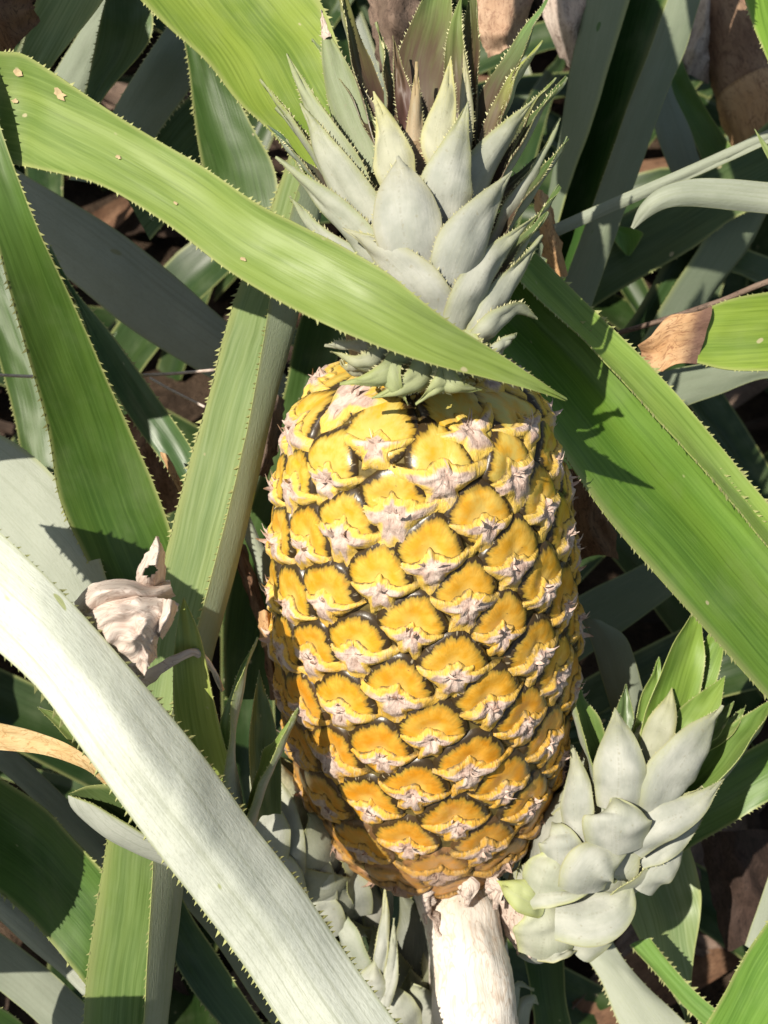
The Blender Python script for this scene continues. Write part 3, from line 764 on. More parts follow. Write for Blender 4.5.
slip('grey slip half hidden between the silvery leaf and the left foot of the fruit',
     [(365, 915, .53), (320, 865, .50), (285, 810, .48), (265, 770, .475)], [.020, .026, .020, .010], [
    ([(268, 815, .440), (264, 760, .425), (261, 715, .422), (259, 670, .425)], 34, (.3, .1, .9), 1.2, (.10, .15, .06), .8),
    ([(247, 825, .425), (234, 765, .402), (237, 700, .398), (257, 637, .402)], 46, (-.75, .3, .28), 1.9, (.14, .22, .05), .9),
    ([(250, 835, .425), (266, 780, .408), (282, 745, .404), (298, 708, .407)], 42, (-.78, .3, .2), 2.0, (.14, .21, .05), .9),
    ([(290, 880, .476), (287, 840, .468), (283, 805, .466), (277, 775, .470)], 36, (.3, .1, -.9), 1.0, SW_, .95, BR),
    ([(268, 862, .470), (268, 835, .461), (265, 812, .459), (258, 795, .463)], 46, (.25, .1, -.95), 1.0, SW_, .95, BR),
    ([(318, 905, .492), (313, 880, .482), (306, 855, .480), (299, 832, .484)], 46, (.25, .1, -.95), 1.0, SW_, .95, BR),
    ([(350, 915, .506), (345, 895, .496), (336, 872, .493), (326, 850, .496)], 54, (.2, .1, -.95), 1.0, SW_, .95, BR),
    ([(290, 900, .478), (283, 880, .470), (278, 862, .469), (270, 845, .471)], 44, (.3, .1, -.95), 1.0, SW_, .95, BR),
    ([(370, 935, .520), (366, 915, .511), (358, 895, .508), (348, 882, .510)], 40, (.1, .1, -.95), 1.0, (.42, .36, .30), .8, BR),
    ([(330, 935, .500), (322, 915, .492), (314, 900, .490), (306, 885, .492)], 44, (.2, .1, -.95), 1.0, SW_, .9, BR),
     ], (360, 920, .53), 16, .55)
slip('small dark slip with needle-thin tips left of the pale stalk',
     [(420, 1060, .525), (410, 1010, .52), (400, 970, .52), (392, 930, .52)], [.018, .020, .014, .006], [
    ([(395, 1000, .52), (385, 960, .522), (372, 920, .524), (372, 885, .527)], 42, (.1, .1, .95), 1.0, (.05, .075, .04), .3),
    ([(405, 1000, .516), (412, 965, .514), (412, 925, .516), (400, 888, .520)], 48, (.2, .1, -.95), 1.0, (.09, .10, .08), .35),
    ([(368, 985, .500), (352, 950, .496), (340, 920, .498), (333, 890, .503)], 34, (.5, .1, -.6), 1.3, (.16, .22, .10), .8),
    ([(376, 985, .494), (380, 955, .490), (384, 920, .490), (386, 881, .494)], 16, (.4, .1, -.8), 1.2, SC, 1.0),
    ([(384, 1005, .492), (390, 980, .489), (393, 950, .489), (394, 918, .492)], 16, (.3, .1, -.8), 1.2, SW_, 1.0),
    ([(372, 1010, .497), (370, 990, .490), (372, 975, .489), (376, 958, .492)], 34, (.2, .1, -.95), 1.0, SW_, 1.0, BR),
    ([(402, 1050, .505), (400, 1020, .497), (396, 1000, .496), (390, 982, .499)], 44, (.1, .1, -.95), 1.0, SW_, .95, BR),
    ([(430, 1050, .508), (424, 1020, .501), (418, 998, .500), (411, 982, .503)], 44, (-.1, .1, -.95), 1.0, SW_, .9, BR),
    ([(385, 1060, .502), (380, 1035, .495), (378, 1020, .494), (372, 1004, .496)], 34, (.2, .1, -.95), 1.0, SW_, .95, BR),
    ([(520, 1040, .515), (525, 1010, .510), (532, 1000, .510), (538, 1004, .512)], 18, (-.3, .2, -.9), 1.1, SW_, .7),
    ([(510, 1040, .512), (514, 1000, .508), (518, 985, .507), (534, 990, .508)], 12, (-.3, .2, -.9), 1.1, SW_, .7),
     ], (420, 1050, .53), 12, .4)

# ------------------------------------------------------------------ the long leaves
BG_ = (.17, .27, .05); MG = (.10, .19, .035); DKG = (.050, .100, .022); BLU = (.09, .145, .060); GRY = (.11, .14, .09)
def rows_d(rows, ds): return [tuple(r)+((d,) if not isinstance(d, tuple) else d) for r, d in zip(rows, ds)]
# leaf in front of the crown
cross = long_leaf('long green leaf lying across the crown, its tip just past the neck of the fruit',
    rows_d([(-130, 0, -140, 120), (-60, 28, -70, 140), (-8, 50, -15, 157), (22, 54, 15, 164), (55, 74, 40, 169), (130, 124, 98, 184), (200, 165, 163, 221), (256, 203, 222, 266), (300, 225, 265, 293), (345, 248, 310, 317), (390, 275, 360, 339), (440, 315, 425, 362), (500, 354, 490, 379), (540, 381, 535, 391), (568, 399, 566, 401)],
           [.40, .39, .378, .374, .37, .362, .355, .347, .342, .338, .336, .338, .344, .349, .354]), (.180, .262, .060), .5, 'top', .75, (.0030, .0014))
for (t, u, sz) in ((.21, .18, .0030), (.20, .42, .0022), (.30, .22, .0042), (.36, .55, .0016), (.43, .72, .0012), (.52, .80, .0018)):
    grid, nr, _ = o_grid[cross.name]; j = int(t*(len(grid)-1)); i = min(len(grid[0])-2, max(1, int(u*(len(grid[0])-1))))
    c = grid[j][i]; n = nr[j][i]; a = (grid[j+1][i]-c).normalized(); b = n.cross(a).normalized(); mb = MB(); rr = random.Random(int(t*1000+u*77))
    k = 12; mb.v.append(c+n*.0007)
    for q in range(k):
        th = 2*math.pi*q/k; r_ = sz*.72*rr.uniform(.55, 1.1); mb.v.append(c+a*math.cos(th)*r_+b*math.sin(th)*r_*.6+n*.0005)
    for q in range(k): mb.face([0, 1+q, 1+(q+1) % k], MSC if 'MSC' in globals() else MSPD)
    mb.build('scar', cross, c)
long_leaf('broad silvery leaf seen from below, nearest of all at the lower left',
    [(-175, 452, 0.369, -176, 454, 0.366, -176, 456, 0.366), (-90, 466, 0.361, -92, 513, 0.3538, -95, 560, 0.358), (-8, 526, 0.355, -10, 584, 0.3478, -12, 641, 0.352), (60, 591, 0.351, 50, 640, 0.3438, 40, 690, 0.348), (130, 669, 0.353, 111, 716, 0.3458, 92, 762, 0.35), (200, 753, 0.365, 175, 798, 0.3578, 150, 842, 0.362), (250, 822, 0.38, 227, 866, 0.3728, 204, 911, 0.377), (300, 886, 0.394, 273, 927, 0.3868, 246, 968, 0.391), (350, 960, 0.408, 320, 998, 0.4008, 290, 1036, 0.405), (430, 1070, 0.423, 395, 1102, 0.4158, 360, 1135, 0.42), (480, 1150, 0.433, 445, 1180, 0.4258, 410, 1210, 0.43), (640, 1380, 0.500, 595, 1410, 0.497, 550, 1440, 0.500), (800, 1640, 0.60, 757, 1670, 0.597, 715, 1700, 0.60)],
    (.27, .30, .13), 1.0, 'under', spines=(.0032, .0028), mats=(MT, MUW), ms=MSP, fold=.15, nu=15, wav=.0005)
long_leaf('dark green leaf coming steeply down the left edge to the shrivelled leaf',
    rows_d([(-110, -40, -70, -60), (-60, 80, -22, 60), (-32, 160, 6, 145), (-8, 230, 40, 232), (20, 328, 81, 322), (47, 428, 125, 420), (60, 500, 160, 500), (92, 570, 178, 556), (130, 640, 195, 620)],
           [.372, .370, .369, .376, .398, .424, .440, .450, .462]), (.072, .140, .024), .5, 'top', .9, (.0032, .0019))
long_leaf('folded leaf left of the fruit, sunlit green inside and grey outside',
    [(300, 120, 0.5, 345, 130, 0.503, 322, 120, 0.492), (280, 180, 0.49, 325, 190, 0.493, 300, 182, 0.482), (258, 240, 0.479, 312, 250, 0.482, 282, 242, 0.471), (235, 296, 0.468, 300, 300, 0.471, 270, 292, 0.46), (221, 348, 0.455, 285, 362, 0.458, 262, 346, 0.447), (204, 412, 0.445, 266, 430, 0.448, 246, 430, 0.437), (184, 482, 0.443, 246, 520, 0.446, 225, 520, 0.435), (164, 562, 0.441, 222, 612, 0.444, 202, 606, 0.433), (146, 645, 0.44, 203, 690, 0.443, 185, 665, 0.432), (130, 720, 0.44, 185, 770, 0.443, 165, 735, 0.432)],
    (.25, .335, .145), .38, 'top', spines=(.0030, .0022))
long_leaf('pointed sunlit leaf standing beside the folded leaf, shaded at its foot',
    rows_d([(205, 830, 250, 830), (185, 775, 233, 772), (175, 725, 219, 725), (173, 690, 211, 690), (174, 650, 202, 645), (178, 620, 194, 620), (183, 597, 184, 597)], [.420, .404, .390, .382, .377, .375, .374]), (.26, .33, .08), .5, 'top', .8, (.003, .0008))
long_leaf('broad bright leaf rising behind the left side of the crown',
    rows_d([(60, -100, 235, -140), (125, -18, 296, -40), (165, 24, 322, 5), (205, 60, 337, 42), (240, 103, 352, 90), (275, 136, 372, 130), (310, 182, 392, 175), (350, 240, 402, 230), (390, 300, 415, 290)], [.47, .46, .455, .45, .445, .44, .436, .432, .43]), (.18, .262, .040), .5, 'top', .5, (.0030, .0017))
long_leaf('big glossy leaf slanting away to the right from behind the neck of the fruit',
    [(440, 275, 0.425, 451, 230, 0.447, 467, 211, 0.441), (470, 318, 0.425, 486, 270, 0.447, 504, 250, 0.441), (505, 372, 0.423, 530, 317, 0.445, 550, 295, 0.439), (545, 425, 0.422, 576, 365, 0.444, 599, 341, 0.438), (600, 508, 0.424, 641, 439, 0.446, 667, 412, 0.44), (655, 572, 0.427, 699, 504, 0.449, 726, 478, 0.443), (710, 634, 0.43, 755, 571, 0.452, 782, 546, 0.446), (790, 722, 0.436, 831, 660, 0.458, 857, 636, 0.452), (880, 820, 0.445, 914, 752, 0.467, 937, 726, 0.461)],
    (.125, .235, .034), .6, 'top', spines=(.0030, .0022), fold=.3)
long_leaf('narrow bright blade lying along the upper edge of the big glossy leaf',
    [(455, 215, 475, 180, 0.434, 0.441), (492, 254, 505, 215, 0.434, 0.441), (538, 299, 540, 257, 0.432, 0.439), (587, 345, 592, 307, 0.431, 0.438), (655, 416, 678, 396, 0.433, 0.44), (714, 482, 738, 468, 0.436, 0.443), (770, 550, 796, 538, 0.439, 0.446), (845, 640, 872, 630, 0.445, 0.452), (925, 730, 955, 720, 0.454, 0.461)],
    (.20, .31, .065), .5, 'top', .9, (.0026, .0022))
# top left, behind
long_leaf('pale-margined green leaf at the top edge beside the brown dead leaf',
    rows_d([(75, -110, 150, -110), (48, -40, 128, -40), (36, 0, 104, -2), (27, 30, 80, 30), (18, 62, 54, 63), (5, 100, 30, 105)], [.50, .495, .49, .488, .486, .486]), (.24, .31, .12), .6, 'top', .5, (.003, .0010))
long_leaf('bluish green leaf with a rounded fold, top left between darker leaves',
    rows_d([(128, -90, 150, -95), (118, -40, 148, -40), (107, -5, 146, -4), (100, 22, 153, 18), (93, 58, 146, 46), (86, 92, 106, 94), (78, 130, 88, 130)], [.53, .52, .515, .51, .51, .512, .515]), BLU, .6, 'top', 1.0, (.0028, .0016))
long_leaf('narrow dull leaf in the gap beside the bluish leaf at the top left',
    rows_d([(130, -60, 160, -55), (100, 0, 128, 0), (75, 40, 100, 50), (50, 80, 86, 90), (20, 130, 60, 135)], [.57, .57, .57, .57, .57]), GRY, .3, 'under', .4, (.003, .0012))
long_leaf('grey shaded leaf with dark blotches under the broad bright leaf, top left',
    rows_d([(195, -30, 250, -20), (170, 20, 222, 28), (148, 56, 203, 66), (124, 92, 184, 98), (105, 125, 160, 132), (70, 180, 125, 190)], [.55, .545, .54, .538, .538, .54]), GRY, .28, 'under', .5, (.003, .0018))
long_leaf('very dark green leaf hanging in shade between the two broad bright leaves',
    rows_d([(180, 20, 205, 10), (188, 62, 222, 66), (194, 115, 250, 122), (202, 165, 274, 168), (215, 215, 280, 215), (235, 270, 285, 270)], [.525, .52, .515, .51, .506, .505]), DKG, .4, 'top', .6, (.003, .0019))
long_leaf('dull green leaf low in the gap above the crossing leaf',
    rows_d([(215, 75, 245, 130), (180, 105, 205, 165), (150, 130, 180, 205), (110, 170, 150, 240)], [.57, .565, .56, .56]), BLU, .5, 'top', .5, (.003, .0015))
long_leaf('wide grey leaf in deep shade passing under the crossing leaf at the left',
    rows_d([(-60, 120, -75, 190), (20, 172, 10, 232), (110, 226, 75, 284), (170, 272, 132, 330), (215, 312, 200, 372), (262, 352, 250, 400), (310, 400, 300, 440)], [.55, .55, .555, .56, .565, .57, .575]), (.19, .19, .14), .62, 'under', .5, None)
long_leaf('slim dark green saw-edged leaf between the steep left leaf and the folded leaf',
    rows_d([(50, 245, 45, 255), (73, 288, 76, 302), (108, 330, 100, 365), (150, 388, 135, 425), (188, 442, 165, 465), (205, 480, 190, 505), (225, 540, 215, 555)], [.50, .50, .50, .50, .498, .495, .495]), (.062, .125, .040), .5, 'top', .7, (.0032, .0020))
long_leaf('broad grey-green leaf at the left edge just above the silvery leaf',
    rows_d([(-120, 400, -150, 480), (-50, 425, -70, 520), (0, 435, -30, 570), (48, 470, 0, 610), (85, 520, 30, 640), (110, 590, 70, 680), (135, 660, 110, 730)], [.47, .465, .46, .456, .452, .45, .45]), (.24, .27, .20), .6, 'under', .5, (.0034, .0015))
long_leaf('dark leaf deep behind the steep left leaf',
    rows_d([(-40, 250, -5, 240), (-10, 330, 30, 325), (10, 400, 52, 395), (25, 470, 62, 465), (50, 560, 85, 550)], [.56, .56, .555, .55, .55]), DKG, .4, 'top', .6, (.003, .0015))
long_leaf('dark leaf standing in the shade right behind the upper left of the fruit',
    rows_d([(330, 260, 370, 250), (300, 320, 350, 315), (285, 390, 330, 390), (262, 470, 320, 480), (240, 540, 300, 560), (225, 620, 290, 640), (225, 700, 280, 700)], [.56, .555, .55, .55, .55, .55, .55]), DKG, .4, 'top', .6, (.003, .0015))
long_leaf('small lit leaf tip showing between the folded leaf and the fruit',
    rows_d([(262, 590, 285, 590), (252, 556, 272, 558), (243, 530, 262, 545), (244, 508, 247, 509)], [.50, .497, .495, .494]), (.27, .32, .17), .7, 'under', .6, None)
# top right
long_leaf('tall channelled leaf with a dark inside, right of the crown tip',
    [(712, -90, .58, 612, -90, .60, 660, -90, .572), (678, -12, .572, 588, -12, .59, 634, -12, .562), (652, 55, .566, 573, 60, .584, 612, 60, .556), (630, 112, .562, 560, 140, .58, 590, 130, .552), (606, 180, .56, 548, 205, .578, 566, 198, .55), (582, 245, .56, 540, 262, .576, 548, 258, .55), (556, 320, .56, 525, 330, .576, 530, 328, .55)],
    (.034, .085, .018), .30, 'top', spines=None)
long_leaf('smooth grey-green strip of leaf along the right of the dark channelled leaf',
    rows_d([(705, -90, 735, -90), (672, -12, 704, -12), (648, 55, 686, 48), (626, 112, 664, 100), (602, 180, 640, 168), (578, 245, 616, 235), (550, 320, 590, 310)], [.572, .568, .562, .558, .556, .556, .556]), (.085, .115, .06), .24, 'under', .5, (.003, .0008))
long_leaf('short pale grey leaf in the gap under the brown stalk',
    rows_d([(640, 60, 668, 50), (648, 98, 672, 90), (656, 135, 690, 128), (672, 175, 702, 165), (700, 230, 730, 215)], [.64, .635, .63, .63, .63]), (.17, .19, .13), .4, 'under', .5, None)
long_leaf('dark green leaf beside the short pale grey leaf under the brown stalk',
    rows_d([(662, 60, 680, 55), (672, 95, 690, 80), (690, 130, 712, 118), (705, 165, 735, 150), (730, 210, 770, 190)], [.65, .645, .64, .64, .64]), MG, .5, 'top', .6, None)
long_leaf('edge-on grey leaf running straight up to the right edge below the brown stalk',
    rows_d([(490, 250, 492, 262), (548, 227, 551, 239), (620, 195, 626, 206), (700, 161, 706, 172), (775, 126, 781, 138), (860, 85, 866, 98)], [.50, .495, .49, .485, .48, .478]), (.17, .20, .12), .55, 'under', .8, None)
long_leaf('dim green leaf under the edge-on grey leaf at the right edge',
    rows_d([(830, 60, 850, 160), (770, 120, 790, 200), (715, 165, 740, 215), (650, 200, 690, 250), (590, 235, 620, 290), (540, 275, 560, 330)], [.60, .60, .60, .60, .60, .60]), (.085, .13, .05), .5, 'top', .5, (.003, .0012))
long_leaf('curled grey-green leaf with a drooping pale tip at the right edge',
    rows_d([(900, 170, 900, 215), (830, 182, 830, 222), (775, 184, 772, 214), (730, 180, 728, 209), (690, 180, 694, 206), (660, 189, 667, 208), (641, 205, 649, 217), (631, 227, 634, 229)], [.47, .465, .46, .455, .452, .45, .452, .456]), (.24, .28, .17), .65, 'under', 1.3, (.0028, .0007))
long_leaf('grey-green channelled leaf in shade under the curled leaf',
    [(735, 150, .63, 800, 150, .635, 770, 145, .62), (700, 205, .62, 768, 208, .625, 725, 206, .61), (672, 250, .615, 745, 250, .62, 700, 245, .605), (640, 305, .61, 715, 290, .615, 668, 295, .60), (610, 350, .61, 688, 335, .61, 640, 345, .60), (580, 400, .61, 650, 390, .61, 610, 400, .60)],
    (.05, .095, .03), .28, 'top', spines=(.003, .0012))
long_leaf('tiny lime-green leaf tip in the dark gap at the right',
    rows_d([(606, 222, 612, 226), (609, 231, 641, 232), (616, 243, 640, 240), (626, 255, 630, 256)], [.60, .595, .594, .594]), (.16, .30, .05), .5, 'top', .6, None)
bt = long_leaf('bright green leaf with a withered brown tip at the right edge',
    rows_d([(940, 262, 940, 375), (870, 272, 870, 374), (800, 286, 800, 372), (768, 292, 768, 371), (735, 298, 730, 370), (709, 307, 697, 363)], [.47, .465, .46, .458, .457, .457]), (.21, .31, .045), .5, 'top', .6, (.0032, .0012))
mt2 = long_leaf('dry tip', rows_d([(711, 306, 699, 364), (700, 311, 688, 363), (686, 314, 676, 364), (672, 315, 664, 369), (662, 324, 657, 371), (652, 336, 650, 368), (638, 345, 641, 358)], [.4565, .456, .4555, .456, .458, .46, .462]), (.4, .3, .2), 1, 'top', .6, None, name='dry_tip', mats=(MTIP, MTIP), wav=.004, parent=bt)
mt2['label'] = 'withered tan and brown tip of the leaf'
long_leaf('grey leaf in shade just under the brown-tipped leaf',
    rows_d([(900, 340, 900, 380), (820, 350, 820, 385), (768, 355, 768, 378), (715, 362, 720, 394), (660, 372, 672, 412), (610, 385, 630, 440), (560, 400, 580, 470)], [.54, .54, .54, .54, .54, .545, .55]), (.11, .14, .085), .28, 'under', .5, None)
long_leaf('bright leaf edge poking in at the top right corner',
    rows_d([(700, -120, 790, -140), (738, -20, 800, -40), (752, 22, 808, 8), (769, 62, 818, 55), (795, 120, 835, 115), (830, 190, 850, 185)], [.46, .45, .445, .44, .44, .44]), (.18, .32, .045), .5, 'top', .6, (.0032, .0018))
long_leaf('narrow leaf tip dipping in at the right edge above the curled leaf',
    rows_d([(830, 230, 850, 215), (790, 185, 800, 170), (768, 158, 772, 148), (754, 129, 756, 130)], [.45, .447, .445, .445]), (.21, .28, .10), .5, 'top', .6, None)
# right middle
long_leaf('bent grey leaf behind the right slip, beside the fruit',
    rows_d([(640, 790, 672, 780), (618, 730, 652, 726), (604, 685, 643, 692), (592, 645, 627, 640), (582, 618, 602, 622)], [.505, .50, .496, .495, .497]), (.13, .15, .11), .32, 'under', .7, None)
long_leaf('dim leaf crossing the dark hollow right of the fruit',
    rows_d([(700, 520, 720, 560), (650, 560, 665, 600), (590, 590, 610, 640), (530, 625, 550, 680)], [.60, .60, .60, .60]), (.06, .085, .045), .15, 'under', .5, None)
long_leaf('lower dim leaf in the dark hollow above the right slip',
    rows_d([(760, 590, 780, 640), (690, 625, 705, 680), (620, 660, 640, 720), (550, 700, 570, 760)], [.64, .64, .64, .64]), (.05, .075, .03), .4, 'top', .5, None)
long_leaf('green leaf lying under the right slip at the right edge',
    rows_d([(600, 850, 610, 915), (640, 815, 640, 885), (682, 788, 674, 858), (722, 765, 722, 829), (775, 735, 778, 796), (850, 690, 860, 760), (920, 645, 935, 720)], [.52, .51, .505, .50, .495, .495, .495]), (.10, .19, .042), .5, 'top', .6, (.003, .0014))
# bottom right
long_leaf('wide drooping leaf under the right slip, its lower margin catching the sun',
    rows_d([(600, 790, 660, 780), (612, 848, 685, 836), (622, 900, 699, 880), (640, 940, 701, 912), (660, 975, 694, 958), (682, 1010, 690, 1005), (688, 1040, 690, 1040)], [.545, .54, .535, .53, .532, .536, .54]), (.24, .31, .14), .5, 'top', .9, None)
long_leaf('pale leaf strip slanting out of the bottom edge from under the right slip',
    rows_d([(480, 850, 535, 830), (530, 905, 580, 880), (570, 940, 616, 948), (598, 975, 645, 985), (622, 1030, 694, 1032), (665, 1100, 745, 1100)], [.545, .54, .53, .525, .52, .52]), (.38, .42, .25), .75, 'under', .4, (.0030, .0020, ))
long_leaf('green toothed leaf margin at the bottom edge beside the pale strip',
    rows_d([(630, 945, 650, 938), (655, 972, 672, 966), (683, 1005, 700, 996), (712, 1034, 735, 1024), (745, 1075, 780, 1060)], [.51, .508, .505, .503, .50]), (.14, .26, .06), .5, 'top', .7, (.0030, .0024))
long_leaf('bright green leaf coming in at the bottom right corner',
    rows_d([(850, 770, 900, 830), (800, 868, 850, 905), (768, 922, 830, 960), (742, 962, 805, 1010), (722, 997, 780, 1060), (690, 1050, 750, 1110)], [.46, .455, .452, .45, .448, .448]), (.16, .30, .05), .5, 'top', .5, (.0030, .0018))
long_leaf('grey leaf at the right edge above the bright corner leaf',
    rows_d([(800, 800, 830, 800), (775, 860, 810, 870), (758, 905, 790, 915), (745, 945, 775, 960)], [.52, .52, .52, .52]), (.15, .18, .12), .5, 'under', .5, None)
long_leaf('dark narrow leaf between the stalk and the right slip at the bottom edge',
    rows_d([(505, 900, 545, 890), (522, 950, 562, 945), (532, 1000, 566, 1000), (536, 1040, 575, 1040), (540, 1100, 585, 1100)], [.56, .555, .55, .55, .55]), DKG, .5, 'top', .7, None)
# bottom left
long_leaf('dark green leaf at the lower left edge with a sunlit end',
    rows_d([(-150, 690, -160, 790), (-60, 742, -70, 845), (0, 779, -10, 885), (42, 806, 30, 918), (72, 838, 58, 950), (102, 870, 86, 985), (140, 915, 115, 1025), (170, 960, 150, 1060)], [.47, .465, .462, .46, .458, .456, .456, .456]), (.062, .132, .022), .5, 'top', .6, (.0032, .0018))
long_leaf('thin grey leaf edge under the dark lower left leaf',
    rows_d([(-70, 840, -75, 860), (-10, 884, -14, 908), (30, 916, 24, 942), (60, 948, 55, 968), (90, 980, 86, 998), (130, 1020, 126, 1036)], [.49, .49, .49, .49, .49, .49]), (.26, .27, .21), .7, 'under', .5, None)
long_leaf('flat grey leaf lowest in the bottom left corner',
    rows_d([(-90, 870, -95, 930), (-20, 918, -25, 972), (28, 952, 18, 1005), (78, 996, 62, 1045), (125, 1040, 110, 1090)], [.515, .515, .515, .515, .515]), (.13, .14, .105), .35, 'under', .4, None)
long_leaf('slanting grey leaf in shade between the tan strip and the dark lower left leaf',
    rows_d([(-60, 690, -65, 715), (0, 738, -6, 764), (50, 782, 42, 806), (104, 836, 96, 862), (140, 872, 132, 900), (190, 925, 180, 950)], [.52, .52, .52, .52, .52, .52]), (.11, .12, .085), .3, 'under', .4, None)
long_leaf('upright green and grey folded leaf at the bottom left',
    [(122, 740, .455, 188, 740, .463, 165, 740, .447), (116, 800, .450, 186, 800, .459, 158, 800, .442), (107, 840, .448, 184, 850, .457, 152, 848, .440), (99, 885, .447, 180, 900, .456, 150, 900, .438), (92, 935, .447, 173, 960, .456, 147, 960, .438), (86, 985, .447, 168, 1000, .456, 144, 1010, .438), (82, 1060, .447, 160, 1060, .456, 138, 1060, .438), (78, 1120, .447, 152, 1120, .456, 132, 1120, .438)],
    (.19, .28, .085), .6, 'top', spines=(.0030, .0018))
long_leaf('small curved leaf with a white outside hooking out from under the silvery leaf',
    [(68, 794, .405, 68, 796, .405, 69, 795, .405), (92, 786, .405, 82, 815, .41, 92, 804, .40), (120, 788, .405, 108, 837, .412, 117, 818, .398), (148, 805, .405, 140, 852, .414, 144, 834, .398), (180, 830, .408, 170, 864, .416, 176, 850, .40), (230, 870, .415, 220, 890, .42, 226, 880, .41)][::-1],
    (.075, .12, .04), 1.0, 'top', spines=(.0022, .0010))
long_leaf('little white-edged leaf tip by the tan strip at the lower left',
    rows_d([(140, 830, 158, 815), (105, 786, 122, 774), (75, 748, 88, 736), (54, 724, 64, 716), (37, 707, 39, 708)], [.425, .42, .418, .416, .415]), (.16, .22, .07), .9, 'top', 1.4, (.003, .0008))
long_leaf('dim grey leaf under the silvery leaf near the bottom edge',
    rows_d([(130, 840, 150, 822), (174, 892, 196, 872), (215, 942, 238, 922), (258, 1005, 282, 985), (300, 1060, 325, 1045)], [.51, .51, .51, .51, .51]), (.12, .13, .09), .3, 'under', .5, None)
long_leaf('dark toothed leaf at the bottom edge beside the upright folded leaf',
    rows_d([(140, 880, 165, 862), (165, 940, 190, 915), (192, 990, 220, 960), (228, 1035, 254, 1012), (260, 1080, 290, 1060)], [.485, .485, .485, .485, .485]), (.05, .10, .035), .5, 'top', .6, (.003, .0018))
long_leaf('lime green leaf corner at the very bottom left',
    rows_d([(-60, 980, -80, 1050), (-15, 1002, -30, 1060), (10, 1014, 0, 1070), (30, 1032, 20, 1080), (50, 1060, 40, 1100)], [.45, .45, .45, .45, .45]), (.17, .32, .05), .5, 'top', .5, (.003, .0019))

# ------------------------------------------------------------------ dead leaves, twigs, ground
def patch(mb, rails, nv, nu, mat, amp, seed, ragged=0.0, hole=None, crease=0.0):
    R_ = [[P(*p) for p in r] for r in rails]; grid = []
    for j in range(nv+1):
        t = j/nv; q = [cr(r, t) for r in R_]; row = []
        for i in range(nu+1):
            u = i/nu; p = cr(q, u)
            e = 1 if (i in (0, nu) or j in (0, nv)) else .0
            k = noise.noise(V((u*3.1+seed, t*3.7, seed)))*amp+noise.noise(V((u*9+seed, t*8, seed)))*amp*.35
            if crease: k += crease*(1-2.2*abs(noise.noise(V((u*2.6+seed*1.3, t*2.2, 5)))))+crease*.5*(1-2.2*abs(noise.noise(V((u*6+seed, t*5, 9)))))
            p = p-FW*k+(RT*noise.noise(V((u*14, t*14, seed)))+UP*noise.noise(V((u*14+9, t*14, seed))))*ragged*e
            row.append(p)
        grid.append(row)
    nr = grid_normals(grid, -FW)
    sheet(mb, grid, nr, mat, mat, .00035, None, seed, hole)

MSHR = mat_dry('dry_leaf_skin', (.60, .50, .44), (.74, .64, .57), (.40, .29, .24), .55)
dl = empty('dry_leaf', P(130, 650, .43)); tag(dl, 'shrivelled pinkish-grey dead leaf caught against the silvery leaf', 'dry leaf')
def dpart(name, rails, nv, nu, mat, amp, seed, rag=.001, hole=None, crease=0.0):
    mb = MB(); patch(mb, rails, nv, nu, mat, amp, seed, rag, hole, crease); return mb.build(name, dl, P(*rails[0][0]))
dpart('blade', [[(74, 602, .372), (92, 584, .366), (122, 579, .366), (150, 584, .370), (170, 580, .376)], [(80, 612, .360), (100, 593, .352), (128, 590, .352), (152, 594, .358), (172, 588, .368)], [(92, 624, .366), (110, 606, .360), (136, 602, .362), (158, 604, .368), (176, 596, .374)]], 30, 16, MSHR, .0022, 3, .0005)
dpart('blade', [[(78, 612, .372), (92, 600, .364), (120, 594, .360), (146, 596, .361), (166, 598, .364), (180, 604, .370)], [(92, 634, .366), (104, 622, .356), (124, 616, .352), (144, 618, .352), (160, 620, .356), (172, 622, .364)], [(112, 660, .366), (122, 650, .357), (136, 642, .353), (146, 640, .354), (154, 640, .358), (160, 640, .364)], [(136, 690, .370), (142, 682, .362), (148, 672, .360), (153, 664, .361), (157, 658, .364), (160, 656, .368)]], 44, 44, MSHR, .0012, 8, .0007, None, .0042)
dpart('curled_edge', [[(138, 590, .374), (136, 574, .370), (142, 560, .368), (151, 547, .366), (155, 538, .367)], [(150, 588, .368), (152, 574, .360), (156, 560, .358), (159, 547, .361), (157, 536, .367)], [(165, 584, .376), (166, 570, .372), (165, 560, .370), (164, 550, .370), (160, 540, .369)]], 22, 14, MSHR, .0022, 14, .0006,
      lambda u, t: (u-.40)**2/.06+(t-.28)**2/.010 < 1)
dpart('curled_edge', [[(162, 598, .364), (158, 614, .360), (150, 632, .362)], [(171, 600, .352), (167, 616, .348), (158, 632, .354)], [(178, 606, .364), (172, 624, .360), (162, 640, .362)]], 16, 12, MSHR, .0018, 19, .0005)
mb = MB(); tube(mb, [P(140, 682, 0.3800), P(160, 668, 0.3760), P(180, 657, 0.3750), (P(196, 652, 0.3780)), P(212, 668, 0.3900), P(222, 690, 0.4050)], [.0030, .0019, .0014, .0013, .0010, .0007], MSHR, 10, 40, 4, .5); mb.build('leaf_stem', dl, P(150, 675, 0.3800))

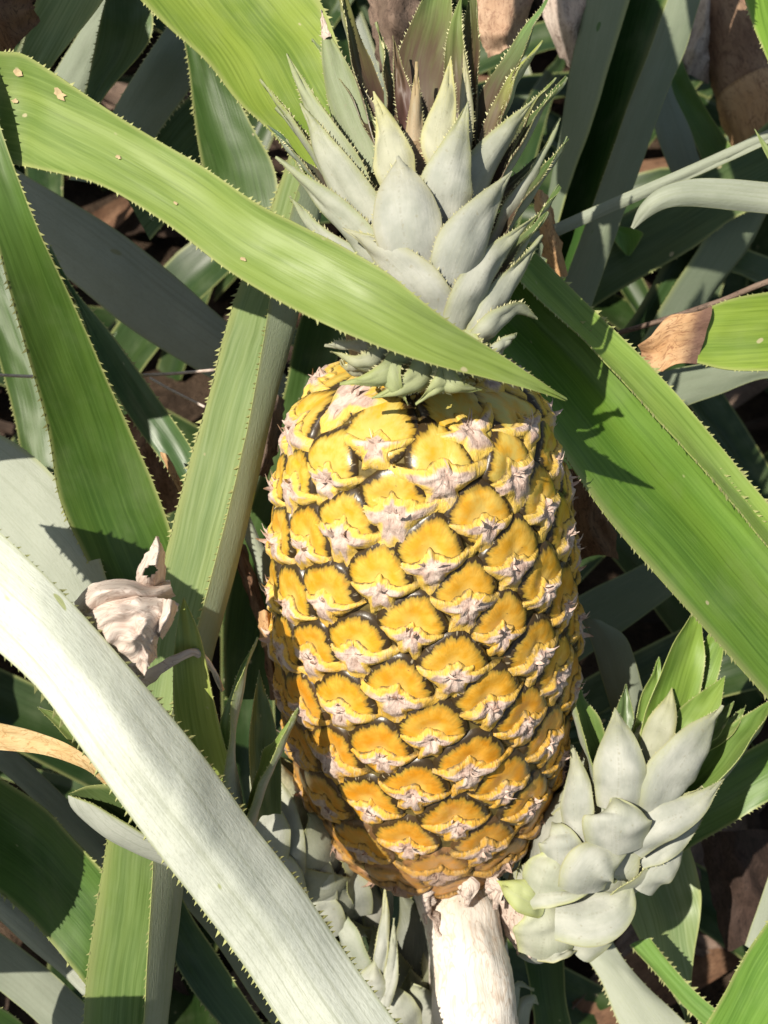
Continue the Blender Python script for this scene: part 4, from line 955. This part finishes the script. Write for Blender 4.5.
MPEA = mat_dry('dry_peach', (.42, .27, .18), (.54, .38, .27), (.18, .09, .06)); MDRK = mat_dry('dry_dark', (.045, .028, .022), (.08, .05, .04), (.02, .014, .012))
def scrap(label, rails, mat, amp, seed, nv=16, nu=14, rag=.002):
    mb = MB(); patch(mb, rails, nv, nu, mat, amp, seed, rag); o = mb.build('dead_leaf', None, P(*rails[0][0])); return tag(o, label, 'dead leaf', 'scraps of dead leaf among the green ones')
scrap('reddish brown dead leaf in the top left corner', [[(-40, -40, .46), (-20, 20, .455), (8, 62, .46)], [(0, -40, .45), (0, 10, .445), (14, 50, .45)], [(50, -35, .46), (34, 0, .455), (41, 22, .46)]], MBRN, .004, 31)
scrap('peach-tan dead leaf behind the top of the crown', [[(470, -20, .54), (478, 30, .535), (488, 58, .54)], [(505, -20, .53), (505, 25, .525), (505, 50, .53)], [(545, -20, .54), (530, 10, .535), (524, 44, .54)]], MPEA, .006, 35)
scrap('beige dead leaf hanging left of the dark channelled leaf', [[(540, -30, .60), (545, 20, .595), (560, 55, .60), (572, 70, .60)], [(565, -30, .59), (570, 15, .58), (575, 45, .585), (580, 75, .59)], [(600, -30, .60), (595, 10, .595), (590, 40, .60), (585, 65, .60)]], MDRY, .006, 38)
scrap('dark curled brown dead leaf behind the middle of the crown top', [[(365, -20, .52), (372, 30, .51), (380, 75, .515)], [(395, -20, .505), (395, 30, .495), (402, 70, .50)], [(430, -20, .52), (428, 20, .51), (425, 60, .515)]], MGRY, .010, 41)
scrap('rusty dead leaf strip right of the crown, by the edge-on grey leaf', [[(532, 190, .50), (540, 235, .495), (552, 285, .50)], [(541, 190, .495), (550, 230, .49), (562, 280, .495)], [(548, 195, .50), (557, 228, .495), (568, 275, .50)]], MTAN, .003, 44)
scrap('brown dead leaf showing right of the fruit below the big glossy leaf', [[(560, 470, .52), (570, 515, .515), (580, 560, .52)], [(585, 470, .51), (590, 510, .505), (600, 555, .51)], [(610, 490, .52), (612, 520, .515), (620, 560, .52)]], MBRN, .005, 47)
scrap('brown dead leaf in the gap left of the fruit shoulder', [[(255, 390, .50), (245, 430, .495), (240, 475, .50)], [(272, 392, .49), (265, 430, .485), (255, 475, .49)], [(285, 400, .50), (280, 440, .495), (268, 478, .50)]], MGRY, .005, 50)
scrap('tan dead leaf scrap pressed against the left side of the fruit', [[(258, 612, .462), (259, 630, .46), (262, 648, .463)], [(265, 610, .456), (266, 628, .454), (268, 645, .458)], [(271, 614, .460), (271, 630, .458), (272, 644, .461)]], MTAN, .002, 53, 10, 8, .0008)
scrap('brown dead strip between the folded leaf and the lower left of the fruit', [[(228, 540, .50), (245, 590, .495), (262, 640, .49), (270, 700, .49)], [(236, 540, .495), (253, 590, .49), (268, 640, .485), (278, 700, .485)], [(246, 545, .50), (260, 590, .495), (274, 640, .49), (284, 700, .49)]], MBRN, .003, 56)
scrap('dull brown dead leaf deep between the slim dark leaf and the folded leaf', [[(105, 430, .57), (130, 470, .565), (150, 520, .57)], [(135, 410, .56), (160, 450, .555), (175, 510, .56)], [(165, 420, .57), (185, 450, .565), (195, 500, .57)]], MBRN, .006, 59)
scrap('small orange dead tip beside the folded leaf above the shrivelled leaf', [[(160, 452, .485), (170, 475, .483), (182, 498, .485)], [(164, 453, .482), (175, 476, .48), (186, 498, .482)], [(168, 455, .485), (180, 478, .483), (190, 498, .485)]], MTAN, .001, 62, 10, 6, .0006)
scrap('pinkish dead leaf in the gap left of the brown stalk', [[(690, -20, .66), (675, 40, .655), (665, 85, .66)], [(708, -10, .65), (700, 40, .645), (688, 75, .65)], [(722, 0, .66), (720, 40, .655), (708, 85, .66)]], MDRY, .010, 65)
scrap('brown dead leaf in the dark corner right of the right slip', [[(700, 835, .60), (710, 890, .595), (725, 950, .60)], [(735, 830, .59), (745, 880, .585), (755, 940, .59)], [(770, 830, .60), (780, 880, .595), (790, 930, .60)]], MDRK, .008, 68)

t = long_leaf('dry tan leaf strip pointing in from the left edge under the silvery leaf',
    rows_d([(-120, 700, -120, 722), (-60, 712, -60, 738), (-8, 722, -10, 749), (40, 733, 38, 754), (75, 748, 72, 764), (99, 768, 95, 776), (130, 800, 126, 806)], [.415, .413, .412, .411, .41, .412, .418]), (.5, .4, .2), .5, 'top', .7, None,
    name='dry_leaf_strip', mats=(MSTRAW := mat_dry('dry_straw', (.56, .40, .19), (.66, .52, .30), (.40, .22, .09)), MSTRAW), cat='dry leaf', group='scraps of dead leaf among the green ones')

def twig(label, pts, rad, mat, seed, name='twig', cat='twig', rough=.15, n=8):
    mb = MB(); tube(mb, [P(*p) for p in pts], rad, mat, n, 40, seed, rough); o = mb.build(name, None, P(*pts[0])); return tag(o, label, cat)
MBARK = mat_dry('stick_bark', (.22, .13, .085), (.36, .24, .155), (.10, .055, .04), .6)
MSTEM = mat_dry('stick_tan', (.48, .29, .15), (.56, .37, .22), (.22, .12, .07), .6)
st = twig('thick brown dead stalk with a tan lower joint at the top right', [(700, -90, .68), (722, 0, .66), (738, 60, .655), (750, 100, .65)], [.018, .018, .0175, .017], MBARK, 3, 'dead_stalk', 'stalk', .12, 24)
mb = MB(); tube(mb, [P(746, 88, .6505), P(756, 110, .648), P(764, 140, .646), P(775, 190, .65)], [.0172, .0185, .018, .015], MSTEM, 24, 20, 5, .10); mb.build('stalk_joint', st, P(746, 88, .65))
twig('thin dry twig above the brown-tipped leaf at the right', [(560, 350, .50), (618, 333, .495), (660, 321, .49), (715, 303, .485), (770, 281, .48), (830, 262, .48)], [.0010, .0011, .0012, .0012, .0013, .0013], MGRY, 8)
twig('hair-thin dry twig crossing the dark gap at the left', [(-60, 372, .50), (0, 375, .50), (60, 377, .505), (150, 375, .51), (215, 370, .505)], [.0007]*5, MSHR, 12)
twig('short fine twig below the hair-thin one at the left', [(150, 378, .52), (175, 392, .515), (205, 407, .51)], [.0006]*3, MSHR, 15)

# unseen leaves added beyond the frame to cast shade into the view
NEIGH = 'unseen leaves added around the view to shade it'
for lab, rows, d in (
    ('leaf of a neighbouring plant beyond the left edge, above the rest', [(-560, -220, -420, -300), (-500, -60, -330, -140), (-450, 100, -270, 40), (-390, 240, -200, 210), (-300, 360, -170, 350)], .36),  # added out of view, shades the grey leaves at the left
    ('leaf of a neighbouring plant beyond the left edge, inner one', [(-360, -330, -230, -380), (-320, -160, -170, -220), (-270, 0, -120, -40), (-230, 130, -115, 120), (-190, 260, -130, 255)], .365),  # likewise added to shade the left background
    ('leaf of a neighbouring plant beyond the top edge, outer one', [(290, -520, 420, -560), (300, -400, 480, -430), (308, -280, 520, -300), (322, -160, 560, -190), (400, -85, 590, -110)], .37),  # added to shade the channelled leaf at the top right
    ('leaf of a neighbouring plant beyond the top edge, right one', [(500, -560, 600, -590), (520, -420, 640, -450), (545, -290, 680, -310), (590, -170, 700, -190), (650, -70, 700, -80)], .37),  # added for the shade over the top right background
    ('leaf of a neighbouring plant beyond the left edge, lowest one', [(-330, 690, -70, 700), (-330, 770, -28, 765), (-340, 850, -50, 855), (-340, 930, -78, 930), (-330, 1010, -150, 1010)], .40),  # placed unseen to shade the dark lower left leaf
    ('leaf of a neighbouring plant just below the bottom left corner', [(-300, 1060, -310, 1130), (-200, 1036, -215, 1150), (-80, 1034, -90, 1160), (40, 1037, 40, 1150), (120, 1055, 110, 1115)], .36)):  # placed unseen to shade the foot of the upright folded leaf
    long_leaf(lab, rows_d(rows, [d]*5), MG, .5, 'top', .6, (.003, .0018), group=NEIGH)

# soil and litter
def soil_h(x, y): return .018*noise.noise(V((x*6, y*6, 1)))+.008*noise.noise(V((x*23, y*23, 4)))
mb = MB(); xs = [-60, -20, -8, -3]+[-1.5+3*i/60 for i in range(61)]+[3, 8, 20, 60]; ys = [-60, -20, -8, -3]+[-1.0+3.2*i/64 for i in range(65)]+[4, 8, 20, 60]
for y in ys:
    for x in xs: mb.v.append(V((x, y, soil_h(x, y))))
n = len(xs)
MSOIL = NT('soil'); tc = MSOIL.n('TexCoord').outputs['Object']; a = MSOIL.noise(tc, 9, 6, .65); b = MSOIL.noise(tc, 90, 5, .7)
cc = MSOIL.mix(MSOIL.ramp(a, .35, .65), (.035, .024, .017), (.085, .058, .04)); cc = MSOIL.mix(MSOIL.ramp(b, .5, .8, 0, .6), cc, (.15, .10, .07))
MSOIL = MSOIL.bsdf(cc, .9, .1, MSOIL.math('ADD', a, b), .8, .02)
for j in range(len(ys)-1):
    for i in range(n-1): mb.face([j*n+i, j*n+i+1, (j+1)*n+i+1, (j+1)*n+i], MSOIL)
g = mb.build('ground'); g['kind'] = 'structure'; g['label'] = 'dark soil under the plants'

def ground_leaf(mb, c, ang, ln, wd, mat_t, mat_u, lift, curl, seed, top=True, mats=None):
    a = V((math.cos(ang), math.sin(ang), 0)); b = V((-a.y, a.x, 0)); rr = random.Random(seed); nv, nu = 16, 6; grid = []
    for j in range(nv+1):
        t = j/nv; p = c+a*ln*t+V((0, 0, lift*math.sin(min(1, t*1.15)*math.pi*.62)-curl*t*t)); wv = wd*(1-t**2.2)*(.8+.2*math.sin(t*3)); row = []
        for i in range(nu+1):
            u = i/nu-.5; row.append(p+b*wv*u*2+V((0, 0, abs(u)*wv*.9+.006*noise.noise(V((t*4+seed, u*3, seed))))))
        grid.append(row)
    sheet(mb, grid, grid_normals(grid, V((0, 0, 1))), mat_t, mat_u, .001, None, seed)
mb = MB(); r = random.Random(5)
for q in range(230):
    x, y = r.uniform(-.75, .75), r.uniform(-.25, 1.5); c = V((x, y, soil_h(x, y)+r.uniform(.004, .03)))
    ground_leaf(mb, c, r.uniform(0, 6.28), r.uniform(.08, .30), r.uniform(.008, .024), *(r.choice((MLIT, MLIT, MLIT, MGRY, MBRN)),)*2, r.uniform(0, .04), .0, q)
o = mb.build('leaf_litter'); o.color = (.3, .2, .1, 1); tag(o, 'brown dead leaves lying over the soil', kind='stuff')
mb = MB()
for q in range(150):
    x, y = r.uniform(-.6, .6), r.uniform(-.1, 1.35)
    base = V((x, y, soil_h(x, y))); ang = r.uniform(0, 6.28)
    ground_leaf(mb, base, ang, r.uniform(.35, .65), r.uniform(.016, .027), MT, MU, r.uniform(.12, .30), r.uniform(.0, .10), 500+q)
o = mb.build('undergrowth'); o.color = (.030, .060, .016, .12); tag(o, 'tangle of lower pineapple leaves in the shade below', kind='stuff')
